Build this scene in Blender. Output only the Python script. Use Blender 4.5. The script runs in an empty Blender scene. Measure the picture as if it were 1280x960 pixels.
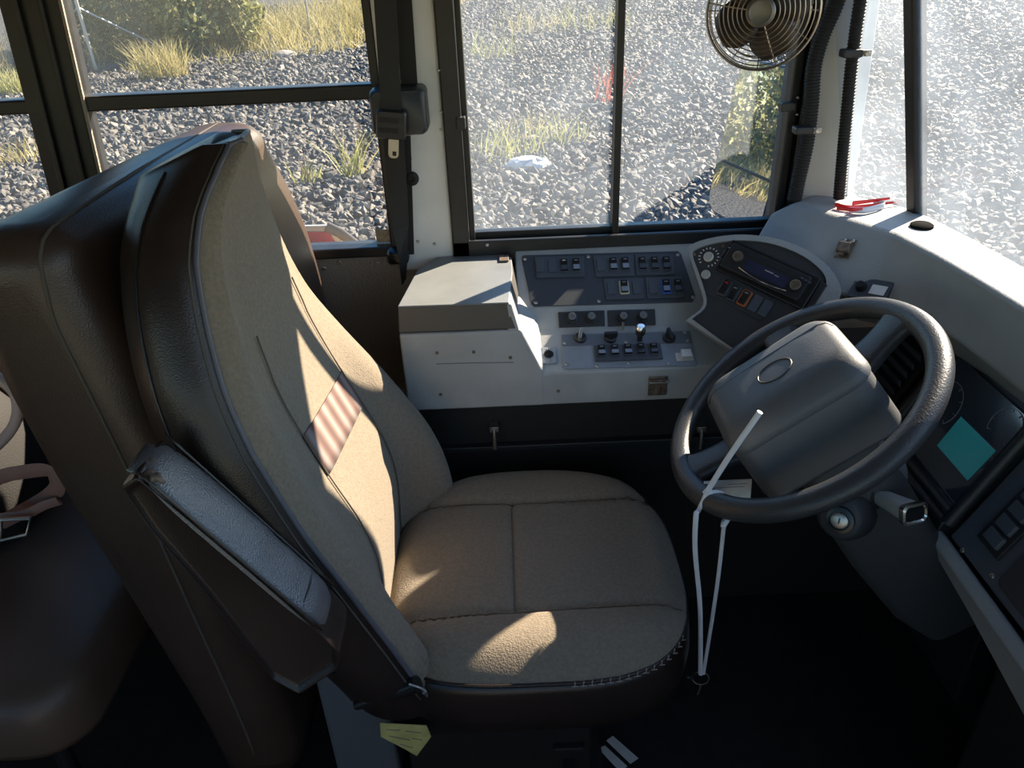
import bpy, bmesh, math, random
import numpy as np
from mathutils import Vector, Matrix

random.seed(7)
rng = np.random.default_rng(11)
SC = bpy.context.scene
COL = SC.collection
V = Vector

# ------------------------------------------------------------------ camera
TH, RO, FPX = math.radians(30), math.radians(2.5), 960.0
EYE = V((0, 0, 1.55))
FW = V((0, math.cos(TH), -math.sin(TH)))
R0 = V((1, 0, 0))
U0 = R0.cross(FW)
RV = R0 * math.cos(RO) - U0 * math.sin(RO)
UV = U0 * math.cos(RO) + R0 * math.sin(RO)
cam = bpy.data.cameras.new('camera')
cam.sensor_width = 36
cam.lens = 36 * FPX / 1280
cam.clip_start = 0.02
cam.clip_end = 500
camo = bpy.data.objects.new('camera', cam)
COL.objects.link(camo)
M3 = Matrix((RV, UV, -FW)).transposed()
camo.matrix_world = Matrix.Translation(EYE) @ M3.to_4x4()
SC.camera = camo


def on(u, v, p, n):
    """world point where the sight line of a measured pixel meets a real plane"""
    d = FW * FPX + RV * (u - 640) + UV * (480 - v)
    n = V(n)
    return EYE + d * ((V(p) - EYE).dot(n) / d.dot(n))


def atX(u, v, x): return on(u, v, (x, 0, 0), (1, 0, 0))
def atY(u, v, y): return on(u, v, (0, y, 0), (0, 1, 0))
def atZ(u, v, z): return on(u, v, (0, 0, z), (0, 0, 1))


# ------------------------------------------------------------------ materials
def nd(nt, t, **kw):
    n = nt.nodes.new(t)
    for k, v in kw.items():
        setattr(n, k, v)
    return n


def mat(name, col, rough=.5, metal=0., bump=0., scale=200., var=0., vscale=8., kind='noise', spec=.5, col2=None, sheen=0., coat=0., dist=.004):
    m = bpy.data.materials.new(name)
    m.use_nodes = True
    nt = m.node_tree
    b = nt.nodes['Principled BSDF']
    b.inputs['Base Color'].default_value = (*col, 1)
    b.inputs['Roughness'].default_value = rough
    b.inputs['Metallic'].default_value = metal
    b.inputs['Specular IOR Level'].default_value = spec
    if sheen:
        b.inputs['Sheen Weight'].default_value = sheen
        b.inputs['Sheen Roughness'].default_value = .5
    if coat:
        b.inputs['Coat Weight'].default_value = coat
        b.inputs['Coat Roughness'].default_value = .15
    tc = nd(nt, 'ShaderNodeTexCoord')
    if var:
        n = nd(nt, 'ShaderNodeTexNoise')
        n.inputs['Scale'].default_value = vscale
        n.inputs['Detail'].default_value = 5
        nt.links.new(tc.outputs['Object'], n.inputs['Vector'])
        r = nd(nt, 'ShaderNodeValToRGB')
        c2 = col2 or tuple(max(0, c * (1 - var)) for c in col)
        r.color_ramp.elements[0].color = (*c2, 1)
        r.color_ramp.elements[1].color = (*[min(1, c * (1 + var * .6)) for c in col], 1)
        r.color_ramp.elements[0].position = .35
        r.color_ramp.elements[1].position = .65
        nt.links.new(n.outputs['Fac'], r.inputs['Fac'])
        nt.links.new(r.outputs['Color'], b.inputs['Base Color'])
    if bump:
        bp = nd(nt, 'ShaderNodeBump')
        bp.inputs['Strength'].default_value = bump
        bp.inputs['Distance'].default_value = dist
        if kind == 'noise':
            t = nd(nt, 'ShaderNodeTexNoise')
            t.inputs['Scale'].default_value = scale
            t.inputs['Detail'].default_value = 3
            o = t.outputs['Fac']
        elif kind == 'pebble':
            t = nd(nt, 'ShaderNodeTexVoronoi')
            t.inputs['Scale'].default_value = scale
            o = t.outputs['Distance']
        else:                                   # woven cloth: two crossed wave bands
            t = nd(nt, 'ShaderNodeTexWave')
            t.bands_direction = 'Z'
            t.inputs['Scale'].default_value = scale
            t.inputs['Distortion'].default_value = 1.5
            t2 = nd(nt, 'ShaderNodeTexWave')
            t2.bands_direction = 'Y'
            t2.inputs['Scale'].default_value = scale
            t2.inputs['Distortion'].default_value = 1.5
            nt.links.new(tc.outputs['Object'], t2.inputs['Vector'])
            ma = nd(nt, 'ShaderNodeMath', operation='MULTIPLY')
            nt.links.new(t.outputs['Fac'], ma.inputs[0])
            nt.links.new(t2.outputs['Fac'], ma.inputs[1])
            o = ma.outputs[0]
        nt.links.new(tc.outputs['Object'], t.inputs['Vector'])
        nt.links.new(o, bp.inputs['Height'])
        nt.links.new(bp.outputs['Normal'], b.inputs['Normal'])
    return m


def glass(name, dust, tint=(1, 1, 1)):
    """clear pane with a thin film of road dust that scatters the sun"""
    m = bpy.data.materials.new(name)
    m.use_nodes = True
    nt = m.node_tree
    nt.nodes.remove(nt.nodes['Principled BSDF'])
    out = nt.nodes['Material Output']
    tr = nd(nt, 'ShaderNodeBsdfTransparent')
    tr.inputs['Color'].default_value = (*tint, 1)
    gl = nd(nt, 'ShaderNodeBsdfGlossy')
    gl.inputs['Roughness'].default_value = .02
    lw = nd(nt, 'ShaderNodeLayerWeight')
    pw = nd(nt, 'ShaderNodeMath', operation='POWER')
    nt.links.new(lw.outputs['Facing'], pw.inputs[0])
    pw.inputs[1].default_value = 5
    fr = nd(nt, 'ShaderNodeMath', operation='MULTIPLY_ADD')
    nt.links.new(pw.outputs[0], fr.inputs[0])
    fr.inputs[1].default_value = .6
    fr.inputs[2].default_value = .02
    m1 = nd(nt, 'ShaderNodeMixShader')
    nt.links.new(fr.outputs[0], m1.inputs[0])
    nt.links.new(tr.outputs[0], m1.inputs[1])
    nt.links.new(gl.outputs[0], m1.inputs[2])
    di = nd(nt, 'ShaderNodeBsdfTranslucent')
    di.inputs['Color'].default_value = (.70, .80, .95, 1)
    m2 = nd(nt, 'ShaderNodeMixShader')
    tc = nd(nt, 'ShaderNodeTexCoord')
    no = nd(nt, 'ShaderNodeTexNoise')
    no.inputs['Scale'].default_value = 6
    no.inputs['Detail'].default_value = 6
    nt.links.new(tc.outputs['Object'], no.inputs['Vector'])
    mr = nd(nt, 'ShaderNodeMapRange')
    mr.inputs['From Min'].default_value = .3
    mr.inputs['From Max'].default_value = .7
    mr.inputs['To Min'].default_value = dust * .7
    mr.inputs['To Max'].default_value = dust * 1.3
    nt.links.new(no.outputs['Fac'], mr.inputs[0])
    nt.links.new(mr.outputs[0], m2.inputs[0])
    nt.links.new(m1.outputs[0], m2.inputs[1])
    nt.links.new(di.outputs[0], m2.inputs[2])
    nt.links.new(m2.outputs[0], out.inputs['Surface'])
    return m


def stripe_cloth():
    m = mat('striped_cloth', (.3, .2, .17), .9)
    nt = m.node_tree
    b = nt.nodes['Principled BSDF']
    tc = nd(nt, 'ShaderNodeTexCoord')
    w = nd(nt, 'ShaderNodeTexWave')
    w.bands_direction = 'Y'
    w.inputs['Scale'].default_value = 7
    w.inputs['Distortion'].default_value = .6
    nt.links.new(tc.outputs['Object'], w.inputs['Vector'])
    r = nd(nt, 'ShaderNodeValToRGB')
    r.color_ramp.elements[0].color = (.12, .07, .065, 1)
    r.color_ramp.elements[1].color = (.27, .23, .22, 1)
    e = r.color_ramp.elements.new(.5)
    e.color = (.20, .125, .10, 1)
    nt.links.new(w.outputs['Fac'], r.inputs['Fac'])
    nt.links.new(r.outputs['Color'], b.inputs['Base Color'])
    return m


M = dict(
    fabric=mat('seat_fabric', (.245, .20, .15), .95, bump=.9, scale=330, kind='noise', var=.12, vscale=160, spec=.15, sheen=.15, dist=.002),
    vinyl=mat('brown_vinyl', (.028, .018, .015), .33, spec=.5, bump=.2, scale=420, kind='pebble', var=.25, vscale=5, dist=.0012),
    vinyl2=mat('barrier_vinyl', (.058, .036, .027), .36, spec=.55, bump=.25, scale=420, kind='pebble', var=.2, vscale=4, dist=.0012),
    bench=mat('bench_vinyl', (.13, .085, .06), .45, bump=.2, scale=420, kind='pebble', dist=.0012),
    fseam=mat('fabric_seam', (.15, .125, .095), .9),
    thread=mat('seam_thread', (.09, .075, .06), .8),
    piping=mat('blue_grey_piping', (.10, .10, .12), .45),
    stripe=stripe_cloth(),
    blackp=mat('black_plastic', (.018, .019, .021), .45, bump=.15, scale=500, dist=.001),
    blackm=mat('black_frame_metal', (.014, .014, .015), .42, bump=.1, scale=120, var=.3, vscale=20),
    rubber=mat('black_rubber', (.012, .012, .012), .62, bump=.2, scale=180),
    floor=mat('floor_rubber', (.010, .010, .011), .75, bump=.4, scale=160, var=.4, vscale=25),
    rim=mat('wheel_rim_plastic', (.038, .039, .042), .38, bump=.55, scale=330, dist=.0014),
    hub=mat('wheel_hub_plastic', (.085, .088, .094), .5, bump=.35, scale=420, dist=.001),
    dash=mat('grey_dash_plastic', (.30, .31, .315), .62, bump=.5, scale=260, dist=.0016, var=.06, vscale=12),
    cons=mat('console_painted_grey', (.40, .41, .41), .5, bump=.12, scale=150, var=.12, vscale=9),
    lid=mat('console_lid_grey', (.20, .21, .215), .48, bump=.25, scale=300, dist=.001, var=.1, vscale=14),
    lidside=mat('console_lid_rim', (.10, .09, .08), .5, bump=.2, scale=300, dist=.001),
    panel=mat('dark_switch_panel', (.05, .057, .07), .5, bump=.12, scale=400, dist=.0008),
    podm=mat('charcoal_pod_panel', (.035, .036, .04), .55, bump=.12, scale=400, dist=.0008),
    house=mat('switch_housing', (.075, .085, .105), .42),
    rock=mat('switch_rocker_black', (.012, .012, .013), .3),
    rockl=mat('switch_rocker_grey_half', (.22, .24, .28), .35),
    plate=mat('grey_control_plate', (.27, .30, .345), .42, var=.12, vscale=20),
    white=mat('white_pillar_paint', (.80, .79, .76), .5, bump=.08, scale=90, var=.06, vscale=10),
    tan=mat('tan_wall_panel', (.34, .29, .24), .6, bump=.8, scale=160, kind='pebble', dist=.002),
    chrome=mat('bright_metal', (.75, .74, .72), .2, 1.0),
    steel=mat('worn_steel', (.45, .42, .37), .38, 1.0, bump=.2, scale=80),
    rust=mat('rusty_latch_metal', (.22, .17, .13), .55, .7, var=.4, vscale=90),
    fanm=mat('bronze_fan_metal', (.42, .35, .27), .33, .9),
    blade=mat('dark_fan_blade', (.075, .06, .05), .4, .4),
    cream=mat('cream_bezel', (.62, .57, .38), .5),
    blue=mat('blue_bezel', (.05, .12, .5), .45),
    orange=mat('orange_bezel', (.55, .14, .035), .5),
    whitep=mat('white_plastic', (.78, .78, .8), .4),
    paper=mat('white_paper', (.7, .69, .66), .85, var=.1, vscale=30),
    ink=mat('grey_print', (.16, .16, .17), .8),
    ypaper=mat('yellow_paper', (.62, .56, .2), .85, var=.2, vscale=25),
    redp=mat('red_plastic', (.6, .02, .025), .35),
    clear=mat('cloudy_film', (.6, .65, .75), .25),
    red=mat('red_reflective', (.5, .02, .03), .4, var=.15, vscale=30),
    alu=mat('pale_alu', (.55, .53, .5), .4, .4),
    mirror=mat('mirror_silver', (.92, .92, .9), .01, 1.0),
    lcd=mat('teal_display', (.04, .30, .33), .12, coat=.6),
    cluster=mat('cluster_lens', (.03, .04, .058), .08, spec=1.0, coat=1.0),  # blue in the base colour stands in for reflected sky
    dial=mat('dial_print', (.28, .28, .30), .5),
    ceil=mat('roof_lining', (.32, .32, .31), .6),
    bagc=mat('dark_bag_cloth', (.02, .018, .018), .8, bump=.4, scale=300),
    strap=mat('brown_strap', (.32, .16, .12), .6, bump=.4, scale=400),
    pink=mat('pale_strap', (.6, .42, .36), .6),
    galv=mat('galvanised_post', (.42, .43, .43), .4, .5),
    wood=mat('stem', (.22, .16, .09), .9),
    G1=glass('dusty_side_glass', .012),
    G2=glass('dusty_driver_glass', .05),
    G3=glass('dusty_windshield_glass', .07),
)


def leafmat(name, a, b_):
    m = bpy.data.materials.new(name)
    m.use_nodes = True
    nt = m.node_tree
    b = nt.nodes['Principled BSDF']
    b.inputs['Roughness'].default_value = .6
    g = nd(nt, 'ShaderNodeNewGeometry')
    r = nd(nt, 'ShaderNodeValToRGB')
    r.color_ramp.elements[0].color = (*a, 1)
    r.color_ramp.elements[1].color = (*b_, 1)
    nt.links.new(g.outputs['Random Per Island'], r.inputs['Fac'])
    nt.links.new(r.outputs['Color'], b.inputs['Base Color'])
    t = nd(nt, 'ShaderNodeBsdfTranslucent')
    nt.links.new(r.outputs['Color'], t.inputs['Color'])
    mx = nd(nt, 'ShaderNodeMixShader')
    mx.inputs[0].default_value = .35
    nt.links.new(b.outputs[0], mx.inputs[1])
    nt.links.new(t.outputs[0], mx.inputs[2])
    nt.links.new(mx.outputs[0], nt.nodes['Material Output'].inputs['Surface'])
    return m


_b = M['lcd'].node_tree.nodes['Principled BSDF']        # display material given a faint teal emission
_b.inputs['Emission Color'].default_value = (.05, .45, .5, 1)
_b.inputs['Emission Strength'].default_value = .11
M['leaf'] = leafmat('olive_leaves', (.10, .125, .04), (.34, .33, .13))
M['leaf2'] = leafmat('sage_leaves', (.16, .17, .08), (.42, .39, .22))
M['straw'] = leafmat('straw_blades', (.25, .21, .08), (.56, .49, .23))
M['weed'] = leafmat('weed_blades', (.20, .23, .06), (.46, .43, .17))
M['redweed'] = leafmat('rust_red_leaves', (.40, .07, .04), (.5, .14, .08))


def stonemat():
    m = bpy.data.materials.new('ballast_stone')
    m.use_nodes = True
    nt = m.node_tree
    b = nt.nodes['Principled BSDF']
    b.inputs['Roughness'].default_value = .7
    b.inputs['Specular IOR Level'].default_value = .35
    g = nd(nt, 'ShaderNodeNewGeometry')
    r = nd(nt, 'ShaderNodeValToRGB')
    cr = r.color_ramp
    cr.elements[0].color = (.038, .038, .038, 1)
    cr.elements[1].color = (.27, .235, .19, 1)
    for p, c in ((.3, (.082, .080, .076)), (.6, (.125, .118, .108)), (.85, (.165, .145, .118))):
        e = cr.elements.new(p)
        e.color = (*c, 1)
    nt.links.new(g.outputs['Random Per Island'], r.inputs['Fac'])
    nt.links.new(r.outputs['Color'], b.inputs['Base Color'])
    return m


M['stone'] = stonemat()


def groundmat():
    m = mat('gravel_ground', (.17, .165, .155), .8)
    nt = m.node_tree
    b = nt.nodes['Principled BSDF']
    tc = nd(nt, 'ShaderNodeTexCoord')
    v = nd(nt, 'ShaderNodeTexVoronoi')
    v.inputs['Scale'].default_value = 11
    nt.links.new(tc.outputs['Object'], v.inputs['Vector'])
    r = nd(nt, 'ShaderNodeValToRGB')
    r.color_ramp.elements[0].color = (.02, .02, .02, 1)
    r.color_ramp.elements[1].color = (.10, .093, .083, 1)
    nt.links.new(v.outputs['Color'], r.inputs['Fac'])
    nt.links.new(r.outputs['Color'], b.inputs['Base Color'])
    bp = nd(nt, 'ShaderNodeBump')
    bp.inputs['Distance'].default_value = .05
    nt.links.new(v.outputs['Distance'], bp.inputs['Height'])
    bp.invert = True
    nt.links.new(bp.outputs['Normal'], b.inputs['Normal'])
    return m


M['ground'] = groundmat()


# ------------------------------------------------------------------ object helpers
def wloc(o):
    v = V((0, 0, 0))
    while o is not None:
        v = v + o.location
        o = o.parent
    return v


def obj(name, bm, m, parent=None, smooth=None, bevel=0, bseg=2, subsurf=0, label=None, kind=None, loc=None):
    """link a bmesh (or Mesh) given in world coordinates as ONE object"""
    if isinstance(bm, bmesh.types.BMesh):
        me = bpy.data.meshes.new(name)
        bmesh.ops.recalc_face_normals(bm, faces=bm.faces[:])
        bm.to_mesh(me)
        bm.free()
    else:
        me = bm
        me.name = name
    o = bpy.data.objects.new(name, me)
    COL.objects.link(o)
    if parent is not None:
        me.transform(Matrix.Translation(-wloc(parent)))
        o.parent = parent
    else:
        if loc is None:
            bb = [v.co for v in me.vertices]
            c = sum(bb, V()) / max(1, len(bb))
            loc = V((c.x, c.y, min(v.z for v in bb)))
        me.transform(Matrix.Translation(-V(loc)))
        o.location = loc
    me.materials.append(M[m] if isinstance(m, str) else m)
    if bevel:
        md = o.modifiers.new('bevel', 'BEVEL')
        md.width = bevel
        md.segments = bseg
        md.limit_method = 'ANGLE'
        md.angle_limit = math.radians(28)
    if subsurf:
        md = o.modifiers.new('subd', 'SUBSURF')
        md.levels = md.render_levels = subsurf
    if smooth is not None:
        for p in me.polygons:
            p.use_smooth = True
        if smooth < 180:
            me.set_sharp_from_angle(angle=math.radians(smooth))
    if label:
        o['label'] = label
    if kind:
        o['kind'] = kind
    return o


def tag(o, label, cat, group=None):
    o['label'] = label
    o['category'] = cat
    if group:
        o['group'] = group
    return o


def thing(name, loc, label, cat, group=None):
    o = bpy.data.objects.new(name, None)
    o.empty_display_size = .05
    COL.objects.link(o)
    o.location = V(loc)
    return tag(o, label, cat, group)


def struct(name, bm, m, parent=None, **k):
    return obj(name, bm, m, parent, kind=None if parent else 'structure', **k)


def sgroup(name, loc):
    o = bpy.data.objects.new(name, None)
    COL.objects.link(o)
    o.location = V(loc)
    o['kind'] = 'structure'
    return o


# ------------------------------------------------------------------ shape helpers
def nb(): return bmesh.new()


def frame(n, up):
    n = V(n).normalized()
    x = V(up).cross(n).normalized()
    y = n.cross(x)
    return x, y, n


def box(bm, a, b):
    """axis aligned box between two corners"""
    a, b = V(a), V(b)
    c = (a + b) / 2
    s = b - a
    bmesh.ops.create_cube(bm, size=1, matrix=Matrix.Translation(c) @ Matrix.Diagonal((abs(s.x), abs(s.y), abs(s.z), 1)))
    return bm


def obox(bm, c, ax, size):
    """box with centre c, axes (x,y,n) and size"""
    x, y, n = ax
    m = Matrix((x, y, n)).transposed().to_4x4()
    bmesh.ops.create_cube(bm, size=1, matrix=Matrix.Translation(V(c)) @ m @ Matrix.Diagonal((*size, 1)))
    return bm


def prism(bm, poly, vec, taper=1.0):
    """polygon extruded along vec"""
    vec = V(vec)
    n = len(poly)
    c = sum((V(p) for p in poly), V()) / n
    a = [bm.verts.new(V(p)) for p in poly]
    b = [bm.verts.new(c + (V(p) - c) * taper + vec) for p in poly]
    bm.faces.new(a)
    bm.faces.new(b[::-1])
    for i in range(n):
        bm.faces.new((a[i], b[i], b[(i + 1) % n], a[(i + 1) % n]))
    return bm


def rrect(c, ax, w, h, r, seg=4):
    """rounded rectangle polygon"""
    x, y, n = ax
    P = []
    for sx, sy, a0 in ((1, 1, 0), (-1, 1, 90), (-1, -1, 180), (1, -1, 270)):
        for k in range(seg + 1):
            a = math.radians(a0 + 90 * k / seg)
            P.append(V(c) + x * (sx * (w / 2 - r) + r * math.cos(a)) + y * (sy * (h / 2 - r) + r * math.sin(a)))
    return P


def smoothpath(pts, n=8):
    """Catmull-Rom through points"""
    P = [V(p) for p in pts]
    Q = [P[0] * 2 - P[1]] + P + [P[-1] * 2 - P[-2]]
    out = []
    for i in range(len(P) - 1):
        p0, p1, p2, p3 = Q[i:i + 4]
        for k in range(n):
            t = k / n
            out.append(.5 * ((2 * p1) + (p2 - p0) * t + (2 * p0 - 5 * p1 + 4 * p2 - p3) * t * t + (3 * p1 - p0 - 3 * p2 + p3) * t ** 3))
    out.append(P[-1])
    return out


def tube(bm, path, r, seg=8, closed=False, ry=None, up=(0, 0, 1), rfun=None):
    """swept tube; ry gives a flat (ribbon-like) section"""
    path = [V(p) for p in path]
    n = len(path)
    rings = []
    prev = None
    for i, p in enumerate(path):
        if closed:
            t = path[(i + 1) % n] - path[i - 1]
        else:
            t = path[min(i + 1, n - 1)] - path[max(i - 1, 0)]
        t = t.normalized()
        if prev is None:
            a = V(up)
            if abs(a.dot(t)) > .95:
                a = V((1, 0, 0)) if abs(t.x) < .9 else V((0, 1, 0))
            x = (a - t * a.dot(t)).normalized()
        else:
            x = (prev - t * prev.dot(t)).normalized()
        prev = x
        y = t.cross(x)
        k = rfun(i / max(1, n - 1)) if rfun else 1
        rings.append([bm.verts.new(p + x * (k * r * math.cos(2 * math.pi * j / seg)) + y * (k * (ry or r) * math.sin(2 * math.pi * j / seg))) for j in range(seg)])
    m = n if closed else n - 1
    for i in range(m):
        A, B = rings[i], rings[(i + 1) % n]
        for j in range(seg):
            bm.faces.new((A[j], A[(j + 1) % seg], B[(j + 1) % seg], B[j]))
    if not closed:
        bm.faces.new(rings[0][::-1])
        bm.faces.new(rings[-1])
    return bm


def lathe(bm, c, ax, prof, seg=24):
    """prof: list of (radius, height) turned about n"""
    x, y, n = ax
    rings = []
    for r, h in prof:
        if r < 1e-6:
            rings.append([bm.verts.new(V(c) + n * h)])
        else:
            rings.append([bm.verts.new(V(c) + n * h + x * (r * math.cos(2 * math.pi * j / seg)) + y * (r * math.sin(2 * math.pi * j / seg))) for j in range(seg)])
    for A, B in zip(rings[:-1], rings[1:]):
        for j in range(seg):
            k = (j + 1) % seg
            if len(A) == 1 and len(B) == 1:
                continue
            if len(A) == 1:
                bm.faces.new((A[0], B[j], B[k]))
            elif len(B) == 1:
                bm.faces.new((A[j], A[k], B[0]))
            else:
                bm.faces.new((A[j], A[k], B[k], B[j]))
    for R in (rings[0], rings[-1]):
        if len(R) > 1:
            bm.faces.new(R)
    return bm


def loft(bm, rings, cap=True, closed=True):
    vs = [[bm.verts.new(V(p)) for p in r] for r in rings]
    n = len(vs[0])
    for A, B in zip(vs[:-1], vs[1:]):
        for j in range(n if closed else n - 1):
            k = (j + 1) % n
            bm.faces.new((A[j], A[k], B[k], B[j]))
    if cap:
        bm.faces.new(vs[0][::-1])
        bm.faces.new(vs[-1])
    return bm


def ip(z, pts):
    xs = [p[0] for p in pts]
    ys = [p[1] for p in pts]
    return float(np.interp(z, xs, ys))


def sip(z, pts, w=.05):
    """smoothed interpolation"""
    return sum(ip(z + d, pts) for d in (-w, -w / 2, 0, w / 2, w)) / 5


def screw(parent, p, n, r=.0035, m='steel'):
    ax = frame(n, (0, 0, 1) if abs(V(n).normalized().z) < .9 else (0, 1, 0))
    bm = lathe(nb(), p, ax, [(r, 0), (r, .001), (r * .7, .0022), (r * .3, .0018), (0, .0018)], 10)
    return obj('screw', bm, m, parent, smooth=40)


# =================================================================== SETTING
WALL = 1.78
struct('floor', box(nb(), (-4, -.95, -.06), (1.05, 1.86, 0)), 'floor')
bm = box(nb(), (-4, WALL, 0), (1.0, WALL + .07, .905))
wl = struct('wall_left', bm, 'tan')
for u, v in ((423, 328), (473, 327), (405, 336)):
    screw(wl, atY(u, v, WALL), (0, -1, 0), .006)
struct('wall_left_header', box(nb(), (-4, 1.74, 1.62), (.62, WALL + .07, 2.05)), 'ceil')
struct('ceiling', box(nb(), (-4, -.95, 2.05), (.62, 1.86, 2.10)), 'ceil')
# right side of the bus behind the camera: low wall, window band, door glass
bm = box(nb(), (-4, -.95, 0), (-.1, -.90, .92))
box(bm, (-4, -.95, 1.62), (.62, -.90, 2.05))
for x in (-4, -3.2, -2.4, -1.6, -.85, -.1):
    box(bm, (x - .05, -.95, .92), (x + .05, -.90, 1.62))
struct('wall_right', bm, 'ceil')
bm = box(nb(), (-.1, -.95, 0), (.98, -.90, .75))
for x in (-.05, .45, .93):
    box(bm, (x - .05, -.95, .75), (x + .05, -.90, 1.62))
struct('door_1', bm, 'ceil')
struct('wall_rear', box(nb(), (-4.05, -.95, 0), (-4, 1.86, 2.1)), 'ceil')
# front bulkhead below the dash
bm = box(nb(), (.98, -.95, -.3), (1.03, 1.86, .93))
struct('wall_front', bm, 'rubber')

# ---- side windows ------------------------------------------------
def pane(name, a, b, g, parent):
    return obj(name, box(nb(), a, b), g, parent)

# rear-side window (leftmost)
w1 = sgroup('window_1', (-1.4, WALL, .905))
bm = box(nb(), (-1.95, WALL - .03, .905), (-1.02, WALL + .03, .935))
box(bm, (-1.95, WALL - .03, 1.59), (-1.02, WALL + .03, 1.62))
box(bm, (-1.95, WALL - .02, 1.262), (-1.02, WALL + .02, 1.292))
box(bm, (-1.95, WALL - .03, .905), (-1.90, WALL + .03, 1.62))
obj('window_frame', bm, 'blackm', w1, bevel=.004)
pane('glass_pane', (-1.92, WALL + .004, .93), (-1.02, WALL + .008, 1.6), 'G1', w1)

# window post between rear and middle window, slightly leaning like the real one
bm = nb()
def lean(x, z): return x + (z - .92) * .075
for a, b_, y0 in ((-1.045, -.925, WALL - .03), (-1.012, -1.000, WALL - .042), (-.962, -.952, WALL - .042)):
    prism(bm, [V((lean(a, .905), y0, .905)), V((lean(b_, .905), y0, .905)), V((lean(b_, 1.62), y0, 1.62)), V((lean(a, 1.62), y0, 1.62))], (0, .06 if y0 > WALL - .04 else .02, 0))
struct('trim_1', bm, 'blackm', bevel=.003)

w2 = sgroup('window_2', (-.6, WALL, .905))
bm = box(nb(), (-.96, WALL - .03, .905), (-.255, WALL + .03, .93))
box(bm, (-.96, WALL - .03, 1.59), (-.24, WALL + .03, 1.62))
box(bm, (-.945, WALL - .022, 1.262), (-.262, WALL + .02, 1.294))
box(bm, (-.274, WALL - .03, .905), (-.255, WALL + .03, 1.62))
obj('window_frame', bm, 'blackm', w2, bevel=.004)
bm = nb()
prism(bm, [V((lean(-.930, .93), WALL - .028, .93)), V((lean(-.919, .93), WALL - .028, .93)), V((lean(-.919, 1.6), WALL - .028, 1.6)), V((lean(-.930, 1.6), WALL - .028, 1.6))], (0, .006, 0))
obj('sunlit_edge_strip', bm, 'tan', w2)  # tan strip stands in for sunlight on the frame's inner edge
pane('glass_pane', (-.945, WALL + .004, .925), (-.27, WALL + .008, 1.6), 'G1', w2)
bm = nb()
obox(bm, atY(479, 295, WALL + .001), (V((1, 0, 0)), V((0, 0, 1)), V((0, 1, 0))), (.035, .032, .001))
obj('window_sticker', bm, mat('cream_sticker', (.55, .47, .36), .7, var=.25, vscale=120), w2, label='small square cream sticker')

# white pillar
pil = sgroup('trim_2', (-.16, 1.76, .9))
bm = box(nb(), (-.255, 1.745, .87), (-.125, 1.85, 1.62))
obj('pillar_panel', bm, 'white', pil, bevel=.006)
for u, v in ((522, 302), (513, 198), (543, 305)):
    screw(pil, atY(u, v, 1.745), (0, -1, 0), .004)
bm = lathe(nb(), atY(515, 223, 1.745), frame((0, -1, 0), (0, 0, 1)), [(.016, 0), (.016, .004), (.012, .007), (.006, .007), (.006, .003), (0, .003)], 20)
obj('bolt', bm, 'rubber', pil, smooth=40)

# driver's sliding window
w3 = sgroup('window_3', (.26, WALL, .88))
bm = nb()
box(bm, (-.125, 1.735, .872), (-.085, 1.85, 1.62))          # left jamb
box(bm, (-.088, 1.755, .90), (-.072, 1.80, 1.60))
box(bm, (-.125, 1.745, .872), (.72, 1.85, .905))            # bottom rail
box(bm, (-.125, 1.735, .872), (.72, 1.748, .940))
box(bm, (-.10, 1.770, .90), (.65, 1.800, .950))
box(bm, (.632, 1.745, .90), (.652, 1.80, 1.62))             # right jamb, ribs
box(bm, (.657, 1.735, .90), (.676, 1.80, 1.62))
box(bm, (.65, 1.76, .90), (.72, 1.86, 1.62))
box(bm, (-.125, 1.735, 1.59), (.72, 1.85, 1.64))
obj('window_frame', bm, 'blackm', w3, bevel=.003)
obj('slider_stile', box(nb(), (.253, 1.757, .91), (.269, 1.80, 1.6)), 'blackm', w3, bevel=.002)
pane('glass_pane', (-.09, 1.790, .91), (.26, 1.794, 1.6), 'G2', w3)
pane('glass_pane', (.26, 1.778, .91), (.645, 1.782, 1.6), 'G2', w3)
p = atY(575, 153, 1.74)
obj('latch', box(nb(), p + V((-.008, -.012, -.013)), p + V((.012, .02, .012))), 'blackp', w3, bevel=.002)
p = atY(985, 133, 1.735)
bm = box(nb(), p + V((-.018, -.012, -.009)), p + V((.014, .01, .009)))
obj('clip', bm, 'blackp', w3, bevel=.002)
for q in ((997, 122), (996, 143), (552, 140), (551, 162), (549, 88)):
    screw(w3, atY(*q, 1.734), (0, -1, 0), .003)
screw(w3, atY(609, 306, 1.734), (0, -1, 0), .004, 'alu')

# A pillar
ap = sgroup('trim_3', (.72, 1.74, .9))
bm = nb()
loft(bm, [[V((.665, 1.775, z)), V((.67, 1.745, z)), V((.755 - (z - 1.0) * .02, 1.70, z)), V((.80 - (z - 1.) * .05, 1.72, z)), V((.80 - (z - 1.) * .05, 1.79, z))] for z in (.9, 1.2, 1.64)])
obj('pillar_panel', bm, 'white', ap, bevel=.003)

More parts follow.
